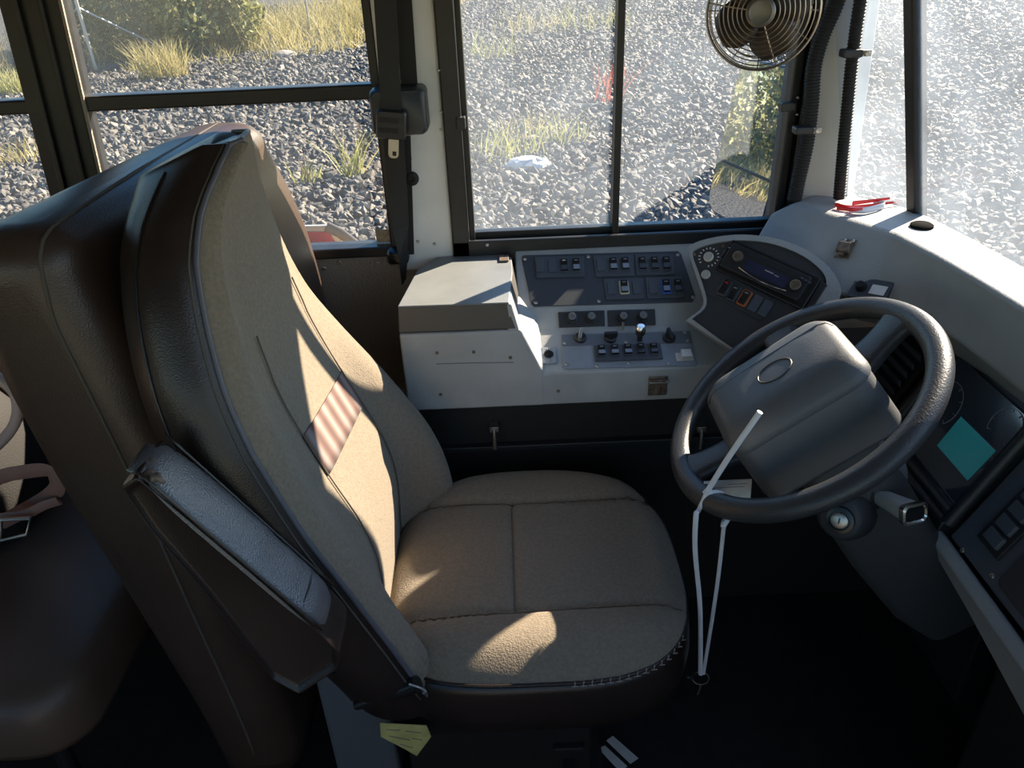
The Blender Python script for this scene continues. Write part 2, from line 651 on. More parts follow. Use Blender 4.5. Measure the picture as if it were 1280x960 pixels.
# windshield: corner pane, post, main pane (raked back)
RK = .235
def rake(x, y, z): return V((x - (z - 1.02) * RK, y, z))
w4 = sgroup('window_4', (.9, .6, 1.0))
def sheet(a, b_, z0, z1, t, name, m_, nseg=1, bow=0.0):
    bm = nb()
    A, B = [], []
    rows = []
    for k in range(nseg + 1):
        s = k / nseg
        x = a[0] + (b_[0] - a[0]) * s + bow * 4 * s * (1 - s)
        y = a[1] + (b_[1] - a[1]) * s
        rows.append((x, y))
    d = V((b_[1] - a[1], -(b_[0] - a[0]), 0)).normalized() * t
    rings = [[rake(x, y, z0), rake(x, y, z1), rake(x, y, z1) + d, rake(x, y, z0) + d] for x, y in rows]
    loft(bm, rings)
    return obj(name, bm, m_, w4, smooth=60)
sheet((.775, 1.705), (.872, 1.585), .99, 1.62, .004, 'corner_pane', 'G3')
sheet((.872, 1.565), (.905, -.9), .97, 1.85, .004, 'main_pane', 'G3', 10, .012)
bm = nb()
loft(bm, [[rake(.855, 1.585, z), rake(.862, 1.560, z), rake(.888, 1.556, z), rake(.885, 1.592, z)] for z in (.99, 1.85)])
obj('windshield_post', bm, 'blackm', w4, bevel=.003)
bm = nb()
prism(bm, [rake(.80, 1.8, 1.62), rake(.90, 1.58, 1.62), rake(.92, -.93, 1.82), V((.6, -.93, 2.1)), V((.6, 1.8, 2.1))], (.0, 0, .03))
obj('windshield_header', bm, 'ceil', w4)

# =================================================================== SIDE CONSOLE
CON = thing('side_console', (.15, 1.6, .655), 'long grey driver-side console with sloped switch panel and lidded box under the side window', 'console')
XR = .66
prof = [(1.775, .655), (1.45, .655), (1.45, .735), (1.56, .787), (1.60, .823), (1.735, .912), (1.775, .912)]
bm = nb()
prism(bm, [V((.02, y, z)) for y, z in prof], (XR - .02, 0, 0))
obj('body', bm, 'cons', CON, bevel=.005, bseg=3)
# box with its slanted right cheek
bm = nb()
loft(bm, [[V((-.232, y, .655)), V((-.232, y, zt)), V((.010 + dx, y, zt)), V((.07, y, .735 if y < 1.5 else .80)), V((.07, y, .655))]
          for y, zt, dx in ((1.449, .843, .014), (1.60, .843, .014), (1.774, .843, .02))])
obj('box_body', bm, 'cons', CON, bevel=.005, bseg=3)
bm = nb()
loft(bm, [[V((.020, y, .843)), V((.006, y, .902)), V((-.004, y, .902)), V((-.004, y, .75)), V((.071, y, .737 if y < 1.5 else .80))] for y in (1.452, 1.60, 1.772)])
obj('slanted_cheek', bm, 'cons', CON, bevel=.004)
# lid
top = [atZ(497, 383, .905), atZ(636, 378, .905), V((.012, 1.62, .905)), V((.012, 1.71, .905)), V((-.005, 1.735, .905)), V((-.165, 1.735, .905)), V((-.205, 1.66, .905))]
bm = nb()
prism(bm, top, (0, 0, -.004))
lid = obj('box_lid', bm, 'lid', CON, bevel=.006, bseg=3)
bm = nb()
low = [V((p.x - .004 if p.x < -.1 else p.x + .012, p.y - .003 if p.y < 1.5 else p.y, .845)) for p in top]
up = [V((p.x, p.y, .902)) for p in top]
loft(bm, [low, up])
obj('lid_rim', bm, 'lidside', lid, bevel=.003)
p = V((-.005, 1.70, .907))
bm = box(nb(), p + V((-.012, -.018, -.001)), p + V((.010, .018, .003)))
obj('lid_catch', bm, 'rust', CON, bevel=.001)
for q in ((546, 441), (592, 440), (638, 447), (551, 493), (698, 489)):
    screw(CON, atY(*q, 1.449), (0, -1, 0), .004, 'rust')
bm = nb()
a, b_ = atY(545, 455, 1.4485), atY(642, 453, 1.4485)
tube(bm, [a, (a + b_) / 2 + V((0, 0, .001)), b_], .0009, 5)
obj('scratch', bm, 'ink', CON)

# -- sloped switch panel
sl_p, sl_n = V((0, 1.60, .823)), V((0, -(.912 - .823), (1.735 - 1.60))).normalized()
SAX = (V((1, 0, 0)), sl_n.cross(V((1, 0, 0))), sl_n)
def c5(cx, cy): return 640 + cx / 4.923, 300 + cy / 4.923
def SL(cx, cy): return on(*c5(cx, cy), sl_p, sl_n)
poly = [SL(60, 110), SL(70, 98), SL(1020, 72), SL(1040, 90), SL(1125, 345), SL(1112, 385), SL(135, 412), SL(118, 395)]
bm = nb()
prism(bm, poly, sl_n * .003)
SP = obj('switch_panel', bm, 'panel', CON, bevel=.001)
for q in ((78, 122), (468, 108), (1018, 97), (147, 390), (535, 380), (1113, 357)):
    screw(SP, SL(*q) + sl_n * .003, sl_n, .0045)


def rocker(parent, p, ax, w=.0165, h=.031, lit=False, bez=None, z0=.0075, red=False):
    """rocker switch: recessed surround, tilted paddle and a small lens"""
    x, y, n = ax
    bm = nb()
    prism(bm, rrect(p + n * z0 * .3, ax, w + .0055, h + .006, .004), n * (z0 * .7 + .0015))
    s = obj('switch_surround', bm, bez or 'house', parent, bevel=.0008)
    bm = nb()
    q = p + n * (z0 + .0015)
    P0 = [q - x * w / 2 + y * h / 2, q - x * w / 2, q - x * w / 2 - y * h / 2]
    hh = (.007, .003, .0055)
    ring0 = [a + n * k for a, k in zip(P0, hh)] + [P0[2], P0[0]]
    ring1 = [a + x * w for a in ring0]
    loft(bm, [ring0, ring1])
    r = obj('rocker', bm, 'rock', parent, bevel=.0012)
    if lit:
        bm = nb()
        prism(bm, [P0[1] + x * .0012 + n * .0034, P0[1] + x * (w - .0012) + n * .0034, P0[2] + x * (w - .0012) + n * .0059 + y * .001, P0[2] + x * .0012 + n * .0059 + y * .001], n * .0006)
        obj('rocker_lens', bm, 'rockl', parent)
    bm = nb()
    obox(bm, P0[0] * .65 + P0[1] * .35 + x * w / 2 + n * .006, ax, (w * .45, .0025, .0012))
    obj('rocker_mark', bm, 'rockl' if not red else 'redp', parent)
    return r


def blank(parent, p, ax, w=.0185, h=.034, z0=.0085):
    bm = nb()
    prism(bm, rrect(p + ax[2] * z0 * .3, ax, w, h, .0025), ax[2] * (z0 * .7 + .001))
    return obj('blank_plate', bm, 'house', parent, bevel=.0008)


def housing(parent, f, q, n, t=.004):
    bm = nb()
    prism(bm, [f(*a) + n * .0025 for a in q], n * t)
    return obj('switch_housing', bm, 'house', parent, bevel=.0015)


housing(SP, SL, [(135, 112), (440, 106), (446, 232), (150, 240)], sl_n)
housing(SP, SL, [(498, 104), (745, 100), (752, 228), (515, 234)], sl_n)
housing(SP, SL, [(752, 98), (990, 94), (1000, 218), (765, 226)], sl_n)
housing(SP, SL, [(562, 248), (803, 242), (812, 368), (578, 374)], sl_n)
housing(SP, SL, [(818, 240), (1043, 234), (1066, 358), (832, 368)], sl_n)
for q in ((172, 172), (247, 171), (545, 166), (610, 308), (765, 304), (865, 302)):
    blank(SP, SL(*q), SAX)
for q, lit in (((320, 170), 0), ((394, 168), 1), ((622, 163), 1), ((695, 161), 1), ((800, 160), 0), ((874, 159), 0), ((947, 157), 0), ((1018, 296), 0)):
    rocker(SP, SL(*q), SAX, lit=lit)
rocker(SP, SL(688, 303), SAX, lit=True, bez='cream')
rocker(SP, SL(945, 299), SAX, lit=True, bez='blue')

# -- riser strips with four dimmer knobs
rs_p, rs_n = V((0, 1.58, .805)), V((0, -(.823 - .787), (1.60 - 1.56))).normalized()
RAX = (V((1, 0, 0)), rs_n.cross(V((1, 0, 0))), rs_n)
def RS(cx, cy): return on(*c5(cx, cy), rs_p, rs_n)
for q in ([(283, 446), (568, 436), (572, 532), (290, 542)], [(586, 436), (878, 428), (884, 524), (592, 533)]):
    bm = nb()
    prism(bm, [RS(*a) for a in q], rs_n * .004)
    st = obj('knob_strip', bm, 'podm', CON, bevel=.001)
    for c in ((368, 487), (486, 484), (682, 482), (803, 479)):
        if q[0][0] < c[0] < q[1][0]:
            p = RS(*c) + rs_n * .004
            bm = lathe(nb(), p, RAX, [(.0125, 0), (.0125, .004), (.0105, .005), (.010, .012), (.0085, .013), (0, .013)], 20)
            obj('dimmer_knob', bm, 'blackp', st, smooth=40)
            bm = lathe(nb(), p + rs_n * .0131, RAX, [(.008, 0), (.008, .0008), (.0066, .0008), (.0066, 0)], 20)
            obj('knob_ring', bm, 'dial', st)

# -- ledge plate
lg_p, lg_n = V((0, 1.45, .735)), V((0, -(.787 - .735), (1.56 - 1.45))).normalized()
LAX = (V((1, 0, 0)), lg_n.cross(V((1, 0, 0))), lg_n)
def LG(cx, cy): return on(*c5(cx, cy), lg_p, lg_n)
bm = nb()
prism(bm, [LG(300, 585), LG(1090, 562), LG(1140, 770), LG(1130, 776), LG(325, 797), LG(312, 785)], lg_n * .003)
LP = obj('control_plate', bm, 'plate', CON, bevel=.001)
bm = nb()
prism(bm, [LG(303, 590), LG(1090, 567), LG(1108, 640), LG(310, 660)], lg_n * .0038)
obj('upper_plate', bm, mat('upper_plate_grey', (.15, .165, .19), .42), LP, bevel=.0006)
for q in ((325, 640), (335, 770), (1080, 625), (700, 635), (718, 762), (1062, 575), (525, 782), (960, 765)):
    screw(LP, LG(*q) + lg_n * .003, lg_n, .004)
for cx in (420, 605, 965):
    p = LG(cx, 612) + lg_n * .0035
    obj('knob_base', lathe(nb(), p, LAX, [(.014, 0), (.0135, .006), (.010, .009), (0, .009)], 20), 'blackp', LP, smooth=40)
    ang = {420: 75, 605: 0, 965: 100}[cx]
    x = LAX[0] * math.cos(math.radians(ang)) + LAX[1] * math.sin(math.radians(ang))
    y = LAX[2].cross(x)
    bm = nb()
    obox(bm, p + lg_n * .015, (x, y, LAX[2]), (.030, .008, .014))
    obj('knob_grip', bm, 'steel' if cx == 420 else 'blackp', LP, bevel=.002)
p = LG(785, 620) + lg_n * .003
obj('pull_stem', lathe(nb(), p, frame((0, -.2, 1), (0, 1, 0)), [(.006, 0), (.006, .014), (.0105, .018), (.0115, .030)], 20), 'blackp', LP, smooth=40)
obj('pull_cap', lathe(nb(), p, frame((0, -.2, 1), (0, 1, 0)), [(.0115, .030), (.0115, .034), (.008, .039), (0, .040)], 20), 'chrome', LP, smooth=40)
p = LG(683, 560) + lg_n * .003
bm = tube(nb(), [p, p + V((0, .003, .018))], .003, 8, rfun=lambda t: .7 + .5 * t)
obj('toggle', bm, 'steel', LP, smooth=60)
housing(LP, LG, [(500, 660), (910, 647), (928, 742), (510, 757)], lg_n, .006)
for q, lit in (((550, 700), 1), ((630, 697), 1), ((712, 694), 1), ((791, 691), 0), ((870, 688), 0)):
    rocker(LP, LG(*q) + lg_n * .002, LAX, lit=lit, h=.024)
p = LG(1060, 725) + lg_n * .004
bm = nb()
obox(bm, p, LAX, (.038, .022, .002))
obox(bm, p + LAX[0] * .002 + lg_n * .008, LAX, (.022, .020, .014))
obj('metal_catch', bm, mat('tinned_catch', (.7, .7, .68), .45, .3), LP, bevel=.002)
bm = nb()
prism(bm, [LG(180, 668), LG(268, 664), LG(276, 764), LG(182, 770)], lg_n * .005)
so = obj('socket_plate', bm, 'plate', CON, bevel=.0015)
p = LG(226, 712) + lg_n * .005
obj('socket_ring', lathe(nb(), p, LAX, [(.0105, 0), (.0105, .0015), (.0075, .0015), (.0075, .0003), (0, .0003)], 20), 'rock', so, smooth=30)
for q in ((222, 680), (232, 748)):
    screw(so, LG(*q) + lg_n * .005, lg_n, .003)
# hasp below ledge
p = atY(822, 482, 1.449)
bm = nb()
box(bm, p + V((-.021, -.003, -.024)), p + V((.021, .001, .024)))
box(bm, p + V((-.017, -.011, .004)), p + V((.017, -.002, .020)))
box(bm, p + V((-.006, -.010, -.018)), p + V((.006, -.002, .006)))
h = obj('hasp', bm, 'rust', CON, bevel=.002)
tb = nb()
tube(tb, [p + V((-.02, -.007, .012)), p + V((.02, -.007, .012))], .005, 8)
obj('hasp_hinge', tb, 'steel', h, smooth=60)

# cabinet under the console
CAB = thing('under_console_cabinet', (.2, 1.6, 0), 'black cabinet under the grey console with a ledge strip and small latch', 'cabinet')
obj('cabinet_body', box(nb(), (-.245, 1.49, .0), (.96, 1.77, .653)), 'rubber', CAB, bevel=.004)
a = atY(700, 553, 1.485)
obj('ledge_strip', box(nb(), (-.245, 1.470, a.z - .006), (.9, 1.49, a.z + .006)), 'blackp', CAB, bevel=.002)
for u in (618, 876):
    p = atY(u, 545, 1.468)
    bm = box(nb(), p + V((-.010, -.004, .012)), p + V((.010, .022, .026)))
    tube(bm, [p + V((0, -.005, .02)), p + V((0, -.006, -.004)), p + V((0, -.008, -.030))], .005, 8, rfun=lambda t: .9 + .3 * t)
    obj('latch', bm, 'steel', CAB, bevel=.001, smooth=40)

# =================================================================== INSTRUMENT POD with radio
pd_n = V((-.40, -.66, .64)).normalized()
pd_p = atY(868, 400, 1.50)
def PD(u, v): return on(u, v, pd_p, pd_n)
hx = (PD(1018, 356) - PD(915, 310)).normalized()
hy = pd_n.cross(hx)
PAX = (hx, hy, pd_n)
def c6(cx, cy): return 880 + cx / 7.111, 290 + cy / 7.111
def PC(cx, cy): return PD(*c6(cx, cy))
POD = thing('instrument_pod', PD(950, 400), 'curved charcoal pod with car radio and rocker switches beside the console', 'instrument pod')
outer = [(858, 402), (880, 382), (872, 350), (862, 318), (866, 307), (890, 299), (922, 295), (955, 297), (985, 304), (1012, 316), (1034, 333), (1049, 355), (1050, 372), (1035, 400), (990, 440), (930, 446), (908, 434)]
inner = [(866, 400), (884, 382), (877, 350), (867, 322), (872, 313), (893, 306), (922, 302.5), (952, 304), (980, 311), (1006, 323), (1026, 339), (1033, 352), (1030, 362), (1010, 392), (975, 436), (930, 440), (910, 432)]
ro = smoothpath([PD(*q) for q in outer] + [PD(*outer[0])], 4)[:-1]
ri = smoothpath([PD(*q) for q in inner] + [PD(*inner[0])], 4)[:-1]
bm = nb()
loft(bm, [[p + pd_n * .004 for p in ri], [p + pd_n * .010 for p in ri], [p + pd_n * .008 for p in ro], [p - pd_n * .002 for p in ro], [p + V((.05, .16, -.10)) for p in ro]])
obj('pod_shell', bm, 'dash', POD, smooth=35)
bm = nb()
prism(bm, [p for p in ri], pd_n * .005)
PF = obj('pod_face', bm, 'podm', POD)
for q in ((864 + 4, 319), (869, 406), (1020, 354), (905, 309)):
    screw(PF, PD(*q) + pd_n * .005, pd_n, .004, 'rust')
# two round buttons and the ring of marks around the upper one
for (u, v), r in (((886.5, 322.5), .011), ((883, 344.5), .010)):
    p = PD(u, v) + pd_n * .005
    obj('round_button', lathe(nb(), p, PAX, [(r, 0), (r, .004), (r * .8, .006), (r * .75, .004), (0, .005)], 24), 'alu', PF, smooth=40)
p = PD(886.5, 322.5) + pd_n * .0052
bm = nb()
for k in range(15):
    a = math.radians(-60 + 300 * k / 14)
    x = hx * math.cos(a) + hy * math.sin(a)
    obox(bm, p + x * .0205, (x, pd_n.cross(x), pd_n), (.004, .0022, .0006))
obj('button_marks', bm, 'whitep', PF)
# radio
rc = PC(560, 385)
bm = nb()
prism(bm, rrect(rc, PAX, .205, .074, .004), pd_n * .012)
RAD = obj('radio', bm, 'rock', POD, bevel=.002)
bm = nb()
prism(bm, rrect(rc + pd_n * .012 - hx * .004 + hy * .001, PAX, .186, .058, .005), pd_n * .008, taper=.97)
obj('radio_face', bm, 'blackp', RAD, bevel=.0015)
bm = nb()
prism(bm, rrect(rc + pd_n * .0202 + hy * .0195 + hx * .004, PAX, .125, .006, .002), pd_n * .0006)
obj('disc_slot', bm, 'rubber', RAD)
bm = nb()
prism(bm, rrect(rc + pd_n * .0202 - hy * .003 + hx * .002, PAX, .096, .024, .002), pd_n * .0009)
obj('radio_screen', bm, mat('radio_display', (.02, .025, .06), .15, coat=.4), RAD)
bm = nb()
obox(bm, rc + pd_n * .0213 + hy * .003 + hx * .006, PAX, (.020, .0022, .0004))
obox(bm, rc + pd_n * .0213 + hy * .0015 + hx * .024, PAX, (.010, .0016, .0004))
obj('radio_print', bm, 'alu', RAD)
for sx in (-.067, .068):
    p = rc + pd_n * .020 + hx * sx + hy * (.004 if sx < 0 else -.001)
    obj('radio_knob', lathe(nb(), p, PAX, [(.0115, 0), (.0115, .009), (.010, .010), (0, .010)], 24), 'podm', RAD, smooth=40)
    obj('knob_ring', lathe(nb(), p + pd_n * .0101, PAX, [(.0108, 0), (.0108, .0008), (.0092, .0008), (.0092, 0)], 28), 'chrome', RAD, smooth=40)
bm = nb()
tube(bm, smoothpath([rc + pd_n * .021 + hx * -.055 + hy * -.014, rc + pd_n * .0215 + hx * -.02 + hy * -.0215, rc + pd_n * .0215 + hx * .02 + hy * -.0225, rc + pd_n * .021 + hx * .056 + hy * -.018], 6), .0012, 6)
obj('chrome_arc', bm, 'chrome', RAD, smooth=60)
bm = nb()
for k in range(3):
    obox(bm, rc + pd_n * .0205 + hx * (.075 + .0085 * (k - .5)) + hy * (.019 - .001 * k), PAX, (.006, .004, .002))
obj('radio_buttons', bm, 'house', RAD, bevel=.0006)
obj('side_bracket', obox(nb(), rc + hx * .112 + pd_n * .006 - hy * .004, PAX, (.014, .07, .012)), 'blackp', POD, bevel=.002)
rocker(PF, PC(220, 205), PAX, .016, .032, lit=False, z0=.010)
bm = nb()
prism(bm, [PC(45, 560), PC(215, 385), PC(640, 610), PC(510, 800)], pd_n * .007)
obj('switch_housing', bm, 'podm', PF, bevel=.0015)
rocker(PF, PC(190, 505), PAX, .016, .030, z0=.008, red=True)
rocker(PF, PC(268, 552), PAX, .016, .030, z0=.008, lit=False)
rocker(PF, PC(365, 597), PAX, .016, .030, z0=.008, bez='orange')
for q in ((462, 645), (548, 690)):
    blank(PF, PC(*q), PAX, .019, .036, z0=.009)

# =================================================================== DASHBOARD
DASH = thing('dashboard', (.85, 1.1, .55), 'grey moulded dashboard under the windshield with instrument cluster and teal display', 'dashboard')
st = [  # windshield edge, top inner edge, lower lip
    ((.69, 1.775, .99), (.605, 1.700, .985), (.545, 1.635, .92)),
    ((.74, 1.755, 1.018), (.646, 1.668, 1.02), (.560, 1.590, .92)),
    ((.80, 1.70, 1.02), (.705, 1.565, 1.02), (.625, 1.490, .91)),
    ((.868, 1.60, 1.02), (.762, 1.462, 1.02), (.690, 1.398, .90)),
    ((.885, 1.53, 1.02), (.769, 1.446, 1.02), (.712, 1.384, .902)),
    ((.90, 1.40, 1.02), (.788, 1.32, 1.02), (.778, 1.300, .905)),
    ((.91, 1.24, 1.02), (.800, 1.20, 1.02), (.792, 1.190, .905)),
    ((.915, 1.0, 1.02), (.815, 1.0, 1.02), (.800, .985, .905)),
    ((.92, .5, 1.02), (.825, .5, 1.02), (.812, .5, .905)),
    ((.92, -.85, 1.02), (.825, -.85, 1.02), (.812, -.85, .905)),
]
bm = nb()
rings = []
for B, T, L in st:
    B, T, L = V(B), V(T), V(L)
    out = (B - T)
    out.z = 0
    out.normalize()
    rings.append([B, B + (T - B) * .5, T, T + (L - T) * .5 + V((0, 0, .002)), L, L + out * .012 + V((0, 0, -.006)), L + out * .09 + V((0, 0, -.08)), V((B.x, B.y, L.z - .12))])
loft(bm, rings)
obj('dash_shell', bm, 'dash', DASH, bevel=.009, bseg=3, smooth=24)
# cluster plane
A64 = math.radians(64)
cl_n = V((-math.sin(A64), 0, math.cos(A64)))
cl_p = atX(1207, 561, .82)
CUP = V((math.cos(A64), 0, math.sin(A64)))
CAX = (V((0, -1, 0)), CUP, cl_n)
def CL(u, v): return on(u, v, cl_p, cl_n)
def CQ(y, s, h=0): return V((cl_p.x, y, cl_p.z)) + CUP * s + cl_n * h
# body behind the faces
bm = nb()
prism(bm, [CQ(1.50, .128, -.012), CQ(1.50, -.125, -.012), CQ(1.50, -.13, -.03), V((.97, 1.50, .56)), V((.97, 1.50, .90))], (0, -1.25, 0))
obj('dash_body', bm, 'blackp', DASH, bevel=.004)
# lens
bm = nb()
prism(bm, [CQ(1.30, .112), CQ(1.062, .112), CQ(1.062, -.085), CQ(1.30, -.085)], -cl_n * .006)
cl = obj('cluster_lens', bm, 'cluster', DASH)
L4 = [CL(1202, 521), CL(1245, 564), CL(1210, 601), CL(1172, 557)]
bm = nb()
prism(bm, [p + cl_n * .0005 for p in L4], cl_n * .001)
obj('display', bm, 'lcd', cl, label='teal display screen')
bm = nb()
for (yy, ss, rr) in ((1.10, .075, .035), (1.085, .005, .022), (1.25, .03, .045)):
    c = CQ(yy, ss, .001)
    pts = [c + CAX[0] * rr * math.cos(a) + CAX[1] * rr * math.sin(a) for a in np.linspace(math.radians(-40), math.radians(220), 24)]
    tube(bm, pts, .0007, 4)
    for a in np.linspace(math.radians(-40), math.radians(220), 8):
        d = CAX[0] * math.cos(a) + CAX[1] * math.sin(a)
        tube(bm, [c + d * rr, c + d * rr * .82], .0007, 4)
obj('dial_marks', bm, 'dial', cl)
# bezel around the lens: far end, lower ridge, near ridge
bm = nb()
for a, b_, w in ((CQ(1.32, -.095, .006), CQ(1.045, -.095, .006), .012), (CQ(1.046, -.11, .006), CQ(1.046, .125, .010), .013), (CQ(1.315, -.10, .006), CQ(1.315, .12, .006), .012)):
    tube(bm, [a, b_], w, 10)
obj('cluster_bezel', bm, 'blackp', DASH, smooth=60)
# lower flange in front of the lens
bm = nb()
loft(bm, [[CQ(y, -.10, .004), CQ(y, -.118, .012), CQ(y, -.150, .004), CQ(y, -.150, -.03), CQ(y, -.10, -.03)] for y in (1.33, 1.05)])
obj('lower_flange', bm, 'blackp', DASH, bevel=.004)
# vents on the left of the cluster, seen through the wheel
bm = nb()
for k in range(5):
    obox(bm, CQ(1.435, .06 - .022 * k, .006), (CAX[0], (CUP + cl_n * .8).normalized(), (cl_n - CUP * .8).normalized()), (.12, .016, .003))
obj('air_vent', bm, 'house', DASH, bevel=.001)
bm = nb()
prism(bm, [CQ(1.50, .12, -.002), CQ(1.36, .12, -.002), CQ(1.36, -.06, -.002), CQ(1.50, -.06, -.002)], -cl_n * .01)
obj('vent_panel', bm, 'rubber', DASH)
# small recessed gauge and label in the dash corner
gp = on(1088, 362, (.68, 1.37, .895), (-.5, -.3, .8))
gax = frame((-.5, -.3, .8), (.5, .5, .6))
bm = nb()
prism(bm, rrect(gp + gax[2] * .002, gax, .075, .05, .004), gax[2] * -.012)
cg = obj('corner_panel', bm, 'panel', DASH, bevel=.001)
obj('corner_knob', lathe(nb(), gp - gax[0] * .018 + gax[2] * .002, gax, [(.011, 0), (.011, .004), (.008, .012), (0, .012)], 18), 'rock', cg, smooth=40)
obj('corner_label', obox(nb(), gp + gax[0] * .016 + gax[2] * .003, gax, (.03, .022, .001)), 'paper', cg)
# rusty latch keeper on the left face
fp, fn = V((.705, 1.565, 1.02)), (V((.762, 1.462, 1.02)) - V((.646, 1.668, 1.02))).cross(V((.625, 1.49, .91)) - V((.705, 1.565, 1.02))).normalized()
if fn.z < 0:
    fn = -fn
lax = frame(fn, (0, .2, 1))
p = on(1057, 311, fp + (V((.625, 1.49, .91)) - fp) * .5, fn)
bm = nb()
obox(bm, p, lax, (.034, .044, .004))
obox(bm, p + lax[2] * .008 - lax[1] * .002, lax, (.026, .022, .014))
obox(bm, p + lax[2] * .006 - lax[1] * .016, lax, (.012, .010, .012))
la = obj('latch_keeper', bm, 'rust', DASH, bevel=.002)
for sx in (-.009, .009):
    screw(la, p + lax[1] * .017 + lax[0] * sx + lax[2] * .003, lax[2], .005)
# black disc in the dash top
p = atZ(1152, 283, 1.021)
obj('defrost_vent', lathe(nb(), p, frame((0, 0, 1), (0, 1, 0)), [(.022, -.002), (.022, .004), (.017, .007), (0, .006)], 24), mat('matt_black_vent', (.008, .008, .008), .95, spec=.05), DASH, smooth=40)

# right-hand panel (nearer the camera)
bm = nb()
prism(bm, [CQ(1.03, .128, .0), CQ(1.03, -.125, .0), CQ(1.03, -.128, -.012), V((.97, 1.03, .53)), V((.97, 1.03, .9))], (0, -.85, 0))
RP = obj('right_panel', bm, 'house', DASH, bevel=.004)
a = CL(1222, 688); b_ = CL(1290, 622)
d = (b_ - a)
bm = nb()
mid = CL(1262, 655)
prism(bm, [CQ(.985, -.085, .0), CQ(.985, .13, .0), CQ(.925, .13, .0), CQ(.925, -.085, .0)], cl_n * .006)
hs = obj('switch_housing', bm, 'blackp', RP, bevel=.002)
for k in range(6):
    c = CQ(.955, -.062 + .030 * k, .006)
    bm = nb()
    prism(bm, rrect(c, CAX, .040, .025, .003), cl_n * .006, taper=.9)
    obj('square_button', bm, 'house', hs, bevel=.001)
for q in ((1203, 688), (1240, 720), (1263, 716)):
    p = CL(*q)
    p = V((p.x, p.y, p.z))
    screw(RP, p, cl_n, .005)
bm = nb()
prism(bm, rrect(CQ(.80, -.03, .0), CAX, .20, .16, .012), cl_n * .004)
obj('lower_plate', bm, 'podm', RP, bevel=.002)
# grey edge trim under the panel running down to the floor
bm = nb()
tp = [CL(1163, 662), CL(1178, 655), CL(1200, 688), CL(1290, 800), CL(1290, 868), CL(1230, 780)]
t0 = [V((.742, 1.075, .590)), V((.742, .93, .585)), V((.742, .70, .58)), V((.742, .2, .58))]
loft(bm, [[p, p + V((.02, 0, .012)), p + V((.05, 0, -.02)), p + V((.05 + dx, 0, -dz)), p + V((dx, 0, -dz))] for p, dz, dx in zip(t0, (.03, .055, .10, .14), (.012, .018, .02, .02))])
obj('edge_trim', bm, 'dash', DASH, bevel=.005, bseg=3)
# lower dash panel down to the floor on the right and vent grille by the pedals
obj('lower_panel', box(nb(), (.80, .2, .05), (.97, .88, .55)), 'rubber', DASH, bevel=.02)
gb = nb()
for r in range(7):
    for c in range(2):
        z = .60 - r * .022
        obox(gb, V((.902, 1.28 + c * .06, z)), (V((0, 1, 0)), V((0, 0, 1)), V((-1, 0, 0))), (.05, .010, .006))
obj('floor_grille', gb, 'house', DASH, bevel=.001)
obj('grille_panel', box(nb(), (.905, 1.05, .12), (.965, 1.48, .64)), 'rubber', DASH, bevel=.004)

# =================================================================== STEERING WHEEL
WC = V((.49, 1.12, .842))
WA = .637
wn = V((-math.sin(WA), 0, math.cos(WA)))
wb = V((math.cos(WA), 0, math.sin(WA)))
wy = V((0, 1, 0))
def W(y, b, h=0): return WC + wy * y + wb * b + wn * h
SW = thing('steering_wheel', WC - wn * .08, 'large black textured steering wheel with raised airbag hub', 'steering wheel')
RR = .2295
bm = nb()
N = 96
rings = []
for i in range(N):
    a = 2 * math.pi * i / N
    d = wy * math.cos(a) + wb * math.sin(a)
    c = WC + d * RR
    fat = 1 + .10 * max(0, math.cos(2 * a)) ** 2
    rings.append([bm.verts.new(c + d * (.0205 * fat * math.cos(t)) + wn * (.0185 * math.sin(t))) for t in np.linspace(0, 2 * math.pi, 20, endpoint=False)])
for i in range(N):
    A, B = rings[i], rings[(i + 1) % N]
    for j in range(20):
        bm.faces.new((A[j], A[(j + 1) % 20], B[(j + 1) % 20], B[j]))
obj('rim', bm, 'rim', SW, smooth=180)
for ang, w0, w1 in ((78, .040, .028), (268, .042, .028), (12, .045, .030)):
    a = math.radians(ang)
    d = wy * math.cos(a) + wb * math.sin(a)
    t = wn.cross(d)
    bm = nb()
    rings = []
    for k in range(9):
        s = k / 8
        r = .09 + (RR - .010 - .09) * s
        hw = w0 + (w1 - w0) * math.sin(s * math.pi / 2) + .012 * s ** 6
        hc = -.022 + .022 * s ** 1.3
        th = .016 - .003 * s
        rings.append([WC + d * r + wn * hc + t * (hw * math.copysign(abs(math.cos(q)) ** .6, math.cos(q))) + wn * (th * math.copysign(abs(math.sin(q)) ** .6, math.sin(q))) for q in np.linspace(0, 2 * math.pi, 16, endpoint=False)])
    loft(bm, rings)
    obj('spoke', bm, 'rim', SW, smooth=60)
# hub: lofted rounded boxes
HAX = (wy, wb, wn)
def hubring(y0, y1, b0, b1, h, r, skew=0):
    return rrect(W((y0 + y1) / 2, (b0 + b1) / 2, h), HAX, abs(y1 - y0), abs(b1 - b0), r, 6)
bm = nb()
loft(bm, [hubring(-.100, .100, -.118, .112, -.078, .03), hubring(-.118, .108, -.130, .122, -.060, .035), hubring(-.100, .104, -.130, .122, .0, .035), hubring(-.088, .102, -.130, .122, .034, .035)])
obj('hub_base', bm, 'hub', SW, smooth=50, bevel=.003)
bm = nb()
loft(bm, [hubring(-.092, .105, -.133, .125, .035, .035), hubring(-.092, .105, -.133, .125, .042, .035), hubring(-.086, .100, -.128, .121, .054, .035), hubring(-.068, .088, -.116, .112, .069, .035), hubring(-.054, .076, -.104, .100, .0745, .03), hubring(-.03, .05, -.06, .06, .0765, .03)])
hubo = obj('airbag_cover', bm, 'hub', SW, smooth=50)
bm = nb()
